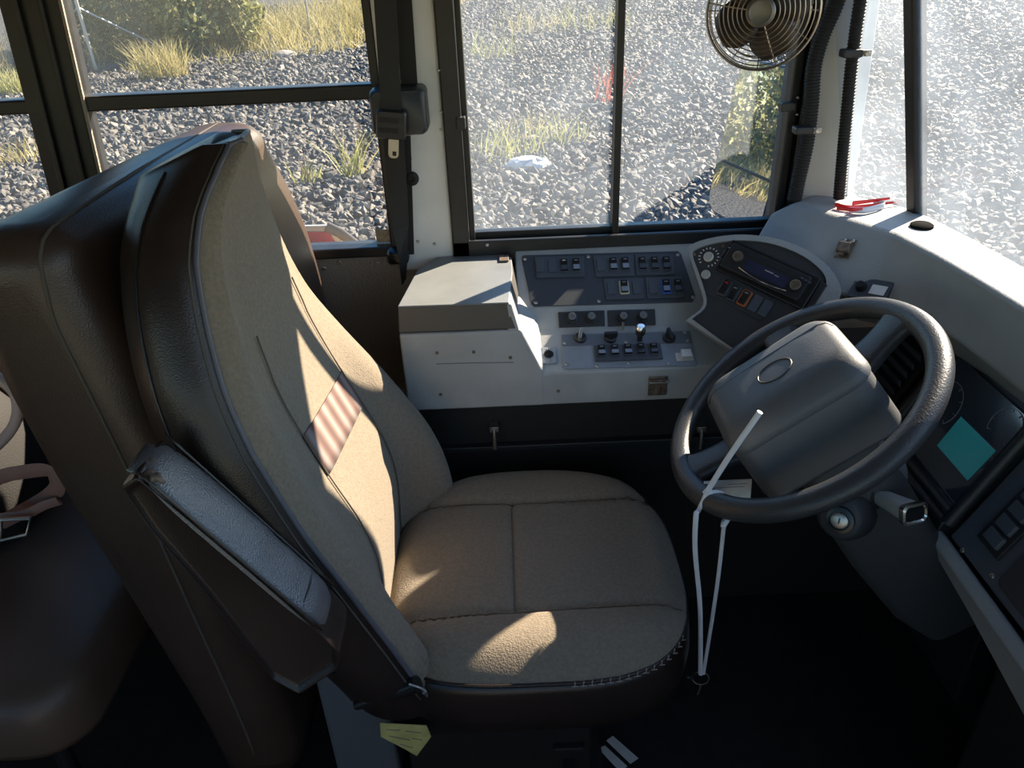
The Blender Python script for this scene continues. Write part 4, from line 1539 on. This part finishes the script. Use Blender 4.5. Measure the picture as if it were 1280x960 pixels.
# =================================================================== FAN
fc = EYE + (FW * FPX + RV * (953 - 640) + UV * (480 - 14)).normalized() * 1.62
fn = V((-.42, -1, .05)).normalized()
FAX = frame(fn, (0, 0, 1))
fr = 68 / FPX * (fc - EYE).dot(FW)
FAN = thing('cabin_fan', fc, 'small round bronze wire-guard fan hanging at the top of the side window', 'fan')
bm = nb()
for k in range(10):
    r = fr * (.25 + .75 * k / 9)
    z = .030 * (1 - (r / fr) ** 3.5)
    tube(bm, [fc + FAX[0] * r * math.cos(a) + FAX[1] * r * math.sin(a) + fn * z for a in np.linspace(0, 2 * math.pi, 56, endpoint=False)], .0013 if k < 9 else .0028, 6, closed=True)
for k in range(3):
    a = 2 * math.pi * k / 3 + .9
    d = FAX[0] * math.cos(a) + FAX[1] * math.sin(a)
    tube(bm, [fc + d * fr * s + fn * (.030 * (1 - s ** 3.5) - .001) for s in np.linspace(.1, 1, 10)], .0014, 6)
for k in range(4):
    r = fr * (1 - .17 * k)
    tube(bm, [fc + FAX[0] * r * math.cos(a) + FAX[1] * r * math.sin(a) - fn * (.028 + .012 * k) for a in np.linspace(0, 2 * math.pi, 48, endpoint=False)], .0013, 6, closed=True)
for k in range(12):
    a = 2 * math.pi * k / 12
    d = FAX[0] * math.cos(a) + FAX[1] * math.sin(a)
    tube(bm, [fc + d * fr, fc + d * fr - fn * .028, fc + d * fr * .5 - fn * .062, fc + d * .02 - fn * .066], .0013, 6)
obj('wire_guard', bm, 'fanm', FAN, smooth=60)
obj('badge_disc', lathe(nb(), fc + fn * .028, FAX, [(fr * .25, 0), (fr * .25, .003), (fr * .2, .006), (fr * .17, .0045), (0, .0055)], 28), mat('grey_badge', (.2, .19, .17), .4, .5), FAN, smooth=40)
for k in range(4):
    a0 = 2 * math.pi * k / 4 + .45
    bm = nb()
    rows = []
    for i in range(7):
        r = fr * (.16 + .70 * i / 6)
        wd = fr * (.12 + .30 * math.sin(math.pi * (.15 + .70 * i / 6)))
        row = []
        for j in range(6):
            s = -1 + 2 * j / 5
            d = FAX[0] * math.cos(a0) + FAX[1] * math.sin(a0)
            t = fn.cross(d)
            row.append(fc + d * (r * (1 - .03 * s * s)) + t * wd * s + fn * (.012 * s + .004 * (1 - s * s) - .006))
        rows.append(row)
    vs = [[bm.verts.new(p) for p in r] for r in rows]
    for A, B in zip(vs[:-1], vs[1:]):
        for j in range(5):
            bm.faces.new((A[j], A[j + 1], B[j + 1], B[j]))
    o = obj('fan_blade', bm, 'blade', FAN, smooth=180)
    md = o.modifiers.new('solid', 'SOLIDIFY')
    md.thickness = .0012
obj('motor', lathe(nb(), fc, FAX, [(.012, .02), (.022, .0), (.026, -.03), (.028, -.06), (.026, -.10), (.015, -.112), (0, -.113)], 24), 'blade', FAN, smooth=40)
bm = nb()
mb = fc - fn * .09
tube(bm, smoothpath([mb, mb + V((.05, .02, .03)), mb + V((.10, .06, .09)), V((.68, 1.72, mb.z + .16))], 6), .008, 10)
obj('mount_arm', bm, 'blade', FAN, smooth=60)

# =================================================================== WING MIRROR outside
MC = atY(940, 183, 2.04)
mn = V((-1.045, -.30, .19)).normalized()
MAX_ = frame(mn, (0, 0, 1))
MIR = thing('wing_mirror', MC, 'tall rounded wing mirror outside the side window with split lower glass', 'wing mirror')
mw, mh = .27, .405
bm = nb()
loft(bm, [rrect(MC + mn * h, MAX_, mw * k, mh * k, .055 * k, 8) for h, k in ((.004, 1.0), (.007, .985), (.0, .97))] + [rrect(MC + mn * h, MAX_, mw * k, mh * k, .05 * k, 8) for h, k in ((-.02, 1.0), (-.05, .9), (-.07, .6))])
obj('mirror_housing', bm, 'rock', MIR, smooth=40)
# two panes cut by a slightly tilted bar
def clip(poly, p0, n):
    out = []
    for i, a in enumerate(poly):
        b_ = poly[(i + 1) % len(poly)]
        da, db = (a - p0).dot(n), (b_ - p0).dot(n)
        if da >= 0:
            out.append(a)
        if (da < 0) != (db < 0):
            out.append(a.lerp(b_, da / (da - db)))
    return out
face = rrect(MC + mn * .0065, MAX_, mw * .965, mh * .975, .052, 8)
sp = on(934, 213, MC, mn)
cutn = (MAX_[1] + MAX_[0] * .0).normalized()
bm = nb()
prism(bm, clip(face, sp + cutn * .004, cutn), mn * .001)
obj('mirror_glass', bm, 'mirror', MIR, label='upper flat mirror glass')
bm = nb()
prism(bm, clip(face, sp - cutn * .004, -cutn), mn * .001)
obj('mirror_glass', bm, 'mirror', MIR, label='lower mirror glass')
bm = nb()
obox(bm, V(sp) + mn * .008, MAX_, (mw * .96, .007, .004))
obj('split_bar', bm, 'rock', MIR)
bm = nb()
tube(bm, smoothpath([MC + V((.02, 0, .1)), MC + V((.10, -.08, .12)), V((.82, 1.86, MC.z + .12))], 5), .012, 10)
tube(bm, smoothpath([MC + V((.02, 0, -.1)), MC + V((.10, -.08, -.12)), V((.82, 1.86, MC.z - .12))], 5), .012, 10)
obj('mirror_arm', bm, 'rock', MIR, smooth=60)

# =================================================================== SMALL LOOSE THINGS
rimc = W(-.103, -.2035, 0)           # where the tie wraps the rim
rd = (rimc - WC).normalized()
hp = rimc + wn * .021 - rd * .004 + V((0, -.006, 0))
tie_end = atY(950, 515, .985)
ringp = atY(876, 846, 1.0)
bm = nb()
# tail from the head, up and away
tube(bm, smoothpath([hp, hp.lerp(tie_end, .5) + V((-.004, 0, -.004)), tie_end], 6), .0046, 8, ry=.0036, up=(0, 0, 1))
# left strand
l1 = [hp, rimc + rd * .028 + wn * .004, atY(870, 645, .985), atY(869, 690, .99), atY(875, 760, .995), ringp + V((-.002, -.002, .01))]
tube(bm, smoothpath(l1, 8), .0046, 8, ry=.0036, up=(0, -1, 0))
# right strand, up behind the rim and over to the head
back = W(-.150, -.205, -.02)
l2 = [ringp + V((.004, 0, .01)), atY(890, 775, 1.0), atY(898, 720, .995), atY(905, 655, .985), back + V((0, 0, -.002)), W(-.135, -.185, -.016), W(-.115, -.180, .008), hp]
tube(bm, smoothpath(l2, 8), .0046, 8, ry=.0036, up=(0, -1, 0))
tie = tag(obj('cable_tie', bm, 'whitep', smooth=50, loc=ringp), 'long white cable tie looped round the lower steering wheel rim', 'cable tie')
obj('tie_head', obox(nb(), hp, frame(wn, rd), (.010, .009, .008)), 'whitep', tie, bevel=.001)
bm = nb()
tube(bm, [ringp + V((.016 * math.cos(a), .010 * math.sin(a), .006 * math.sin(a) - .004)) for a in np.linspace(0, 2 * math.pi, 32, endpoint=False)], .0011, 6, closed=True)
kr = tag(obj('key_ring', bm, 'steel', smooth=60), 'small steel key ring at the bottom of the white tie', 'key ring')
bm = nb()
tube(bm, smoothpath([ringp + V((-.002, -.010, -.010)), ringp + V((-.003, -.011, -.022)), ringp + V((-.006, -.012, -.036))], 4), .0018, 6)
obj('split_pin', bm, 'steel', kr, smooth=60)
bm = nb()
tube(bm, [ringp + V((-.016, 0, -.002)), V((CX + CA * 1.02, ringp.y - .01, ringp.z + .012))], .002, 6)
obj('ring_clip', bm, 'steel', kr, smooth=60)

# paper tag caught behind the rim
T = [atY(880, 602, 1.045), atY(940, 599, 1.06), atY(938, 624, 1.06), atY(879, 624, 1.045)]
bm = nb()
prism(bm, T, V((0, .0012, 0)))
tg = tag(obj('paper_tag', bm, 'paper'), 'white printed paper tag hanging behind the steering wheel rim', 'tag')
bm = nb()
for a, b_, t in ((.12, .4, .62), (.12, .45, .80), (.12, .85, .35), (.5, .9, .2)):
    l = lambda s: T[0].lerp(T[1], s).lerp(T[3].lerp(T[2], s), t) + V((0, -.0006, 0))
    tube(bm, [l(a), l(b_)], .0011 if t > .5 else .0005, 4)
obj('tag_print', bm, 'ink', tg)

# red plastic strips on the dash top
bm = nb()
z = 1.024
RS_ = [[(1044, 256), (1060, 259), (1085, 257), (1125, 252)], [(1046, 260), (1066, 262), (1078, 261)], [(1066, 254), (1090, 251), (1112, 248)]]
for k, r in enumerate(RS_):
    tube(bm, smoothpath([atZ(u, v, z + .004 * (k + 1)) for u, v in r], 6), .0045, 8, ry=.002, rfun=lambda t: 1.1 - .5 * t)
pl_ = tag(obj('plastic_strips', bm, 'redp', smooth=60), 'tangle of thin red plastic strips on the dashboard top', 'plastic strips')
bm = nb()
tube(bm, smoothpath([atZ(u, v, z + .004) for u, v in ((1062, 262), (1080, 263), (1095, 260), (1105, 256), (1092, 253))], 6), .007, 8, ry=.002)
obj('clear_piece', bm, 'clear', pl_, smooth=60)

# paper scraps under the seat
Yp = [atY(*q, .922) for q in ((475, 904), (533, 907), (539, 921), (521, 945), (505, 936), (476, 921))]
bm = nb()
prism(bm, Yp, V((0, .0012, 0)))
yn = tag(obj('yellow_note', bm, 'ypaper'), 'torn yellow paper note hanging under the near edge of the seat cushion', 'paper note')
bm = nb()
for a_, b__ in (((483, 912), (500, 913)), ((507, 914), (526, 916)), ((486, 920), (512, 925)), ((515, 923), (528, 925)), ((500, 930), (516, 935))):
    tube(bm, [atY(*a_, .9215), atY(*b__, .9215)], .0007, 4)
obj('note_print', bm, 'ink', yn)
for q, lb_ in (((758, 926, 766, 920, 798, 948, 788, 955), 'upper white paper slip on the dark floor below the seat'), ((748, 936, 756, 932, 784, 958, 776, 966), 'lower white paper slip on the dark floor below the seat')):
    bm = nb()
    prism(bm, [atZ(q[i], q[i + 1], .004) for i in (0, 2, 4, 6)], V((0, 0, .001)))
    tag(obj('paper_slip', bm, 'paper'), lb_, 'paper slip')

# folded stop arm outside
STP = thing('stop_arm', (-.46, 1.90, .88), 'red reflective stop arm with pale edge outside below the middle window', 'stop arm')
bm = nb()
pz = [atY(*q, 1.90) for q in ((365, 283), (412, 282), (436, 312), (430, 335), (350, 335), (348, 300))]
prism(bm, pz, V((0, .012, 0)))
obj('sign_edge', bm, 'alu', STP, bevel=.002)
bm = nb()
prism(bm, [atY(*q, 1.898) for q in ((372, 290), (411, 290), (425, 312), (420, 330), (358, 330), (356, 302))], V((0, .006, 0)))
obj('sign_face', bm, 'red', STP)
bm = nb()
tube(bm, [atY(408, 283, 1.895), atY(425, 291, 1.90), atY(452, 312, 1.90)], .014, 8, ry=.007)
obj('sign_bracket', bm, mat('grey_bracket', (.16, .16, .17), .5), STP, smooth=60)
obj('hinge_bar', box(nb(), (-.42, 1.85, .84), (-.36, 1.905, .87)), 'rock', STP, bevel=.003)

# =================================================================== OUTSIDE
GZ = -1.0
bm = nb()
box(bm, (-60, 1.9, GZ - .3), (60, 90, GZ))
struct('ground', bm, 'ground')
# bus body skirt
struct('wall_outer', box(nb(), (-4, 1.85, -.5), (1.0, 1.88, .88)), mat('bus_yellow', (.6, .33, .02), .4))

# ballast stones: one uncountable mass
def stones(n, pts, smin, smax):
    ico = bmesh.new()
    bmesh.ops.create_icosphere(ico, subdivisions=1, radius=1)
    bv = np.array([v.co[:] for v in ico.verts])
    bf = np.array([[v.index for v in f.verts] for f in ico.faces])
    ico.free()
    n = len(pts)
    nv, nf = len(bv), len(bf)
    jit = rng.uniform(.55, 1.3, (n, nv, 1))
    s = rng.uniform(smin, smax, (n, 1, 1)) * rng.uniform(.5, 1.4, (n, 1, 3))
    P = bv[None] * jit * s
    q = rng.normal(size=(n, 4))
    q /= np.linalg.norm(q, axis=1, keepdims=True)
    w, x, y, z = q.T
    Rm = np.stack([np.stack([1 - 2 * (y * y + z * z), 2 * (x * y - w * z), 2 * (x * z + w * y)], -1), np.stack([2 * (x * y + w * z), 1 - 2 * (x * x + z * z), 2 * (y * z - w * x)], -1), np.stack([2 * (x * z - w * y), 2 * (y * z + w * x), 1 - 2 * (x * x + y * y)], -1)], 1)
    P = np.einsum('nij,nvj->nvi', Rm, P) + pts[:, None, :]
    Fc = (bf[None] + (np.arange(n) * nv)[:, None, None]).reshape(-1)
    return P.reshape(-1, 3), Fc
def ring_pts(n, y0, y1, x0f, x1f):
    y = np.sqrt(rng.uniform(y0 ** 2, y1 ** 2, n))
    x = y * rng.uniform(x0f, x1f, n)
    z = GZ + rng.uniform(-.005, .028, n)
    return np.stack([x, y, z], 1)
sets = [(ring_pts(30000, 5.0, 13, -.85, .95), .030, .070), (ring_pts(34000, 13, 24, -.85, .95), .036, .085), (ring_pts(26000, 24, 46, -.5, .95), .045, .10)]
PV, PF_ = [], []
off = 0
for pts, a, b_ in sets:
    p, f_ = stones(len(pts), pts, a, b_)
    PV.append(p)
    PF_.append(f_ + off)
    off += len(p)
PV = np.concatenate(PV)
PF_ = np.concatenate(PF_)
me = bpy.data.meshes.new('ballast_stones')
me.vertices.add(len(PV))
me.vertices.foreach_set('co', PV.astype(np.float32).ravel())
me.loops.add(len(PF_))
me.loops.foreach_set('vertex_index', PF_.astype(np.int32))
nfc = len(PF_) // 3
me.polygons.add(nfc)
me.polygons.foreach_set('loop_start', np.arange(0, nfc * 3, 3, dtype=np.int32))
me.polygons.foreach_set('use_smooth', np.zeros(nfc, dtype=bool))
me.update(calc_edges=True)
me.materials.append(M['stone'])
so2 = bpy.data.objects.new('ballast_stones', me)
COL.objects.link(so2)
so2['kind'] = 'stuff'
tag(so2, 'loose grey ballast stones covering the ground outside the bus', 'gravel')


def quads(name, P, m_, parent=None, stuff=False):
    """P: (n,4,3) loose quads -> one mesh object"""
    P = np.asarray(P, np.float32)
    n = len(P)
    me = bpy.data.meshes.new(name)
    me.vertices.add(n * 4)
    c = P.reshape(-1, 3)
    if parent is not None:
        c = c - np.array(wloc(parent)[:], np.float32)
    me.vertices.foreach_set('co', c.ravel())
    me.loops.add(n * 4)
    me.loops.foreach_set('vertex_index', np.arange(n * 4, dtype=np.int32))
    me.polygons.add(n)
    me.polygons.foreach_set('loop_start', np.arange(0, n * 4, 4, dtype=np.int32))
    me.update(calc_edges=True)
    me.materials.append(M[m_])
    o = bpy.data.objects.new(name, me)
    COL.objects.link(o)
    if parent is not None:
        o.parent = parent
    if stuff:
        o['kind'] = 'stuff'
    return o


def blades(c, n, rad, h, w, lean_=.35):
    """grass blades: two stacked quads each"""
    c = np.asarray(c, float)
    a = rng.uniform(0, 2 * np.pi, n)
    r = rad * np.sqrt(rng.uniform(0, 1, n))
    base = np.stack([c[0] + r * np.cos(a), c[1] + r * np.sin(a), np.full(n, c[2])], 1)
    H = h * rng.uniform(.5, 1.15, n)
    d = np.stack([rng.normal(0, lean_, n), rng.normal(0, lean_, n), np.ones(n)], 1) * H[:, None]
    t = rng.uniform(0, np.pi, n)
    s = np.stack([np.cos(t), np.sin(t), np.zeros(n)], 1) * (w * rng.uniform(.6, 1.3, n))[:, None]
    mid = base + d * .55
    tip = base + d + np.stack([d[:, 0] * .3, d[:, 1] * .3, -H * .05], 1)
    q1 = np.stack([base - s, base + s, mid + s * .8, mid - s * .8], 1)
    q2 = np.stack([mid - s * .8, mid + s * .8, tip + s * .15, tip - s * .15], 1)
    return np.concatenate([q1, q2])


def leaves(c, n, R, s):
    """ellipsoidal crown of small leaf quads, denser toward the shell"""
    c = np.asarray(c, float)
    d = rng.normal(size=(n, 3))
    d /= np.linalg.norm(d, axis=1, keepdims=True)
    lump = 1 + .18 * np.sin(5 * d[:, 0] + 2) * np.cos(4 * d[:, 1]) + .12 * np.sin(9 * d[:, 2] + 7 * d[:, 0])
    r = rng.uniform(.25, 1, n) ** .4 * lump
    p = c + d * r[:, None] * np.array(R)
    p[:, 2] = np.maximum(p[:, 2], GZ + .02)
    u = rng.normal(size=(n, 3))
    u /= np.linalg.norm(u, axis=1, keepdims=True)
    v = np.cross(u, rng.normal(size=(n, 3)))
    v /= np.linalg.norm(v, axis=1, keepdims=True)
    k = (s * rng.uniform(.6, 1.4, n))[:, None]
    return np.stack([p - u * k, p + v * k * .45, p + u * k, p - v * k * .45], 1)


def shrub(x, y, R, n, s, m_, label):
    o = thing('shrub', (x, y, GZ), label, 'shrub', 'shrubs beyond the gravel')
    quads('foliage', leaves((x, y, GZ + R[2] * .85), n, R, s), m_, o)
    bm = nb()
    for k in range(5):
        a = 2 * math.pi * k / 5
        tube(bm, [V((x, y, GZ)), V((x + R[0] * .3 * math.cos(a), y + R[1] * .3 * math.sin(a), GZ + R[2] * .5)), V((x + R[0] * .6 * math.cos(a), y + R[1] * .6 * math.sin(a), GZ + R[2] * 1.2))], .03, 6, rfun=lambda t: 1 - .7 * t)
    obj('stems', bm, 'wood', o)
    return o


shrub(-9.6, 24.2, (2.2, 1.5, 1.7), 9000, .10, 'leaf', 'large olive green shrub behind the chain-link fence')
shrub(-7.6, 24.6, (.8, .7, 1.1), 3500, .08, 'leaf', 'rounded green shrub growing through the fence right of the big one')
shrub(-13.2, 19.6, (1.2, 1.0, 1.0), 5000, .07, 'leaf2', 'pale sage shrub seen through the leftmost window')
shrub(-17.5, 22.0, (2.6, 2, 2.4), 8000, .12, 'leaf', 'broad green shrub filling the upper glass of the wing mirror')
shrub(-12.0, 28.5, (3.0, 2, 2.4), 8000, .12, 'leaf2', 'tall sage shrub behind the large olive one')
shrub(-26, 24, (4, 3, 3.2), 9000, .16, 'leaf', 'distant taller shrub behind the one filling the wing mirror')
# band of dry grass along the edge of the gravel
G = []
L_ = np.array([(-30, 13.5), (-20, 15.5), (-14.5, 17.2), (-11.2, 19.5), (-8.6, 21.2), (-6.0, 22.2), (-4.4, 23.4), (-3.4, 27), (-2.8, 34), (-1.0, 42.5), (6, 41), (13, 37), (22, 32)])
for k in range(len(L_) - 1):
    a, b_ = L_[k], L_[k + 1]
    ln = np.linalg.norm(b_ - a)
    nrm_ = np.array([-(b_ - a)[1], (b_ - a)[0]]) / ln
    if nrm_[1] < 0:
        nrm_ = -nrm_
    if abs(nrm_[0]) > .7 and nrm_[0] > 0 and k < 9:
        nrm_ = -nrm_
    depth = 6.0 if k < 9 else 3.0
    nn = int(ln * depth * 2.6)
    for _ in range(nn):
        t, dd = rng.uniform(), rng.uniform() ** 1.2 * depth
        p = a + (b_ - a) * t + nrm_ * dd
        hh = (.35 + .35 * min(1, dd / 1.2) + .35 * min(1, dd / 3)) * (1 if k < 9 else .45)
        if k in (3, 4):
            hh *= .45 if dd < 2.5 else .7
        G.append(blades((p[0], p[1], GZ), 14, .28, hh, .012))
gr = quads('tall_dry_grass', np.concatenate(G), 'straw', stuff=True)
tag(gr, 'tall straw coloured grass along the edge of the gravel', 'grass')
# weeds standing in the gravel: countable tufts
def weed(u, v, h, rad, n, m_, label, name='weed_tuft', w=.010):
    p = atZ(u, v, GZ)
    o = thing(name, p, label, 'weed', 'weeds in the gravel')
    quads('blades', blades(p, n, rad, h, w), m_, o)
    bm = nb()
    for k in range(5):
        e = p + V((rng.normal(0, .3) * h, rng.normal(0, .3) * h, h * rng.uniform(.8, 1.15)))
        tube(bm, [p, p.lerp(e, .5) + V((0, 0, .02)), e], .005, 5)
    obj('stalks', bm, 'wood', o)
weed(440, 222, .62, .14, 34, 'weed', 'single yellow-green weed in the gravel beyond the seat belt')
weed(205, 98, .85, .55, 380, 'straw', 'pale straw tuft at the foot of the leaning fence brace')
weed(20, 118, .55, .4, 220, 'weed', 'low weeds at the bottom of the leftmost upper pane')
weed(632, 195, .50, .55, 70, 'weed', 'widest weed clump in the left pane of the sliding window')
weed(708, 180, .45, .30, 40, 'weed', 'weed clump right of the widest one beside the window divider')
weed(668, 170, .4, .5, 40, 'straw', 'straw coloured clump between two green weeds')
weed(618, 72, .7, .7, 60, 'weed', 'far weed clump high in the left sliding pane')
weed(668, 38, .8, 1.4, 90, 'straw', 'farthest straw clump high in the left sliding pane')
weed(740, 35, .8, 1.3, 80, 'weed', 'far green clump touching the window divider top')
weed(757, 128, .75, .30, 24, 'redweed', 'rusty red weed directly behind the window divider')
weed(25, 205, .4, .3, 50, 'straw', 'dry tuft in the lower leftmost pane')
weed(385, 230, .3, .16, 24, 'weed', 'low weed in the gravel behind the backrest top')
# pale rock
bm = nb()
p = atZ(660, 212, GZ)
bmesh.ops.create_icosphere(bm, subdivisions=3, radius=1, matrix=Matrix.Translation(p + V((0, 0, .05))) @ Matrix.Diagonal((.28, .17, .12, 1)))
for v in bm.verts:
    v.co += V((rng.normal(0, .012), rng.normal(0, .012), rng.normal(0, .01)))
tag(obj('pale_boulder', bm, mat('pale_rock', (.5, .5, .5), .8, var=.2, vscale=12)), 'flat pale boulder lying in the gravel behind the sliding window', 'boulder')
bm = nb()
p = atZ(355, 72, GZ)
bmesh.ops.create_icosphere(bm, subdivisions=2, radius=1, matrix=Matrix.Translation(p + V((0, 0, .06))) @ Matrix.Diagonal((.38, .3, .14, 1)))
tag(obj('low_boulder', bm, mat('buff_rock', (.36, .31, .27), .85, var=.2, vscale=9)), 'buff boulder at the grass edge near the fence posts', 'boulder')

# chain-link fence
FEN = thing('chain_link_fence', (-10.4, 21.5, GZ), 'galvanised chain-link fence with leaning brace in front of the shrubs', 'fence')
f0 = V((-10.4, 21.5, GZ))
fd = V((.6, .8, 0))
for t in (0, 2.45, 4.95, 7.3, 9.8, 12.3):
    p = f0 + fd * t
    obj('fence_post', tube(nb(), [p, p + V((0, 0, 2.1))], .045 if t == 0 else .03, 10), 'galv', FEN, smooth=60)
e2 = V((-.80, .35, 0)).normalized()
for t in (2.5, 5.0, 7.5):
    p = f0 + e2 * t
    obj('fence_post', tube(nb(), [p, p + V((0, 0, 2.1))], .03, 10), 'galv', FEN, smooth=60)
obj('fence_brace', tube(nb(), [f0 + V((0, 0, 1.50)), f0 + fd * 2.40 + V((0, 0, .12))], .03, 8), 'galv', FEN, smooth=60)
obj('fence_brace', tube(nb(), [f0 + V((0, 0, 1.50)), f0 + e2 * 2.40 + V((0, 0, .12))], .03, 8), 'galv', FEN, smooth=60)
def wires(o0, d, length, hgt, step=.075):
    Q = []
    n = V((-d.y, d.x, 0))
    t = .0022
    k = -hgt
    while k < length:
        for s in (1, -1):
            a0, a1 = (k, k + hgt) if s > 0 else (k + hgt, k)
            z0, z1 = 0., hgt
            # clip to the panel
            def cl_(x0, z0, x1, z1):
                for lo, hi, pick in ((0, length, 0),):
                    pass
                return x0, z0, x1, z1
            dx = a1 - a0
            tt0, tt1 = 0., 1.
            for lim, sg in ((0., 1), (length, -1)):
                f0_, f1_ = (a0 - lim) * sg, (a1 - lim) * sg
                if f0_ < 0 and f1_ < 0:
                    tt0, tt1 = 1, 0
                elif f0_ < 0:
                    tt0 = max(tt0, f0_ / (f0_ - f1_))
                elif f1_ < 0:
                    tt1 = min(tt1, f0_ / (f0_ - f1_))
            if tt1 <= tt0:
                continue
            A = o0 + d * (a0 + dx * tt0) + V((0, 0, hgt * tt0))
            B = o0 + d * (a0 + dx * tt1) + V((0, 0, hgt * tt1))
            up_ = V((0, 0, t))
            Q.append([A - up_, B - up_, B + up_, A + up_])
            Q.append([A - n * t, B - n * t, B + n * t, A + n * t])
        k += step
    return np.array([[list(p) for p in q] for q in Q])
quads('wire_mesh', np.concatenate([wires(f0 + V((0, 0, .05)), fd, 12.3, 2.0), wires(f0 + V((0, 0, .05)), e2, 7.5, 2.0)]), 'galv', FEN, stuff=True)

# =================================================================== LIGHT
AZ, EL = math.radians(43), math.radians(31)
sv = V((math.cos(AZ) * math.cos(EL), math.sin(AZ) * math.cos(EL), math.sin(EL)))
sun = bpy.data.lights.new('sun', 'SUN')
sun.energy = 30.0
sun.angle = math.radians(.6)
sun.color = (1, .86, .66)
suno = bpy.data.objects.new('sun', sun)
COL.objects.link(suno)
suno.rotation_euler = sv.to_track_quat('Z', 'Y').to_euler()
wd = bpy.data.worlds.new('sky')
SC.world = wd
wd.use_nodes = True
nt = wd.node_tree
bg_ = nt.nodes['Background']
sk_ = nd(nt, 'ShaderNodeTexSky')
sk_.sky_type = 'NISHITA'
sk_.sun_disc = False
sk_.dust_density = .3
sk_.air_density = 1.2
sk_.ozone_density = 3.0
sk_.sun_elevation = EL
sk_.sun_rotation = math.pi / 2 - AZ
hs_ = nd(nt, 'ShaderNodeHueSaturation')
hs_.inputs['Saturation'].default_value = 1.35
nt.links.new(sk_.outputs[0], hs_.inputs['Color'])
nt.links.new(hs_.outputs[0], bg_.inputs['Color'])
bg_.inputs['Strength'].default_value = .38

vs_ = SC.view_settings
vs_.view_transform = 'Standard'
vs_.look = 'None'
vs_.gamma = 1
vs_.use_curve_mapping = False
vs_.exposure = -.55
SC.cycles.use_denoising = True
SC.cycles.max_bounces = 10
SC.cycles.transparent_max_bounces = 12
SC.cycles.sample_clamp_indirect = 6
SC.cycles.caustics_reflective = False
SC.cycles.caustics_refractive = False
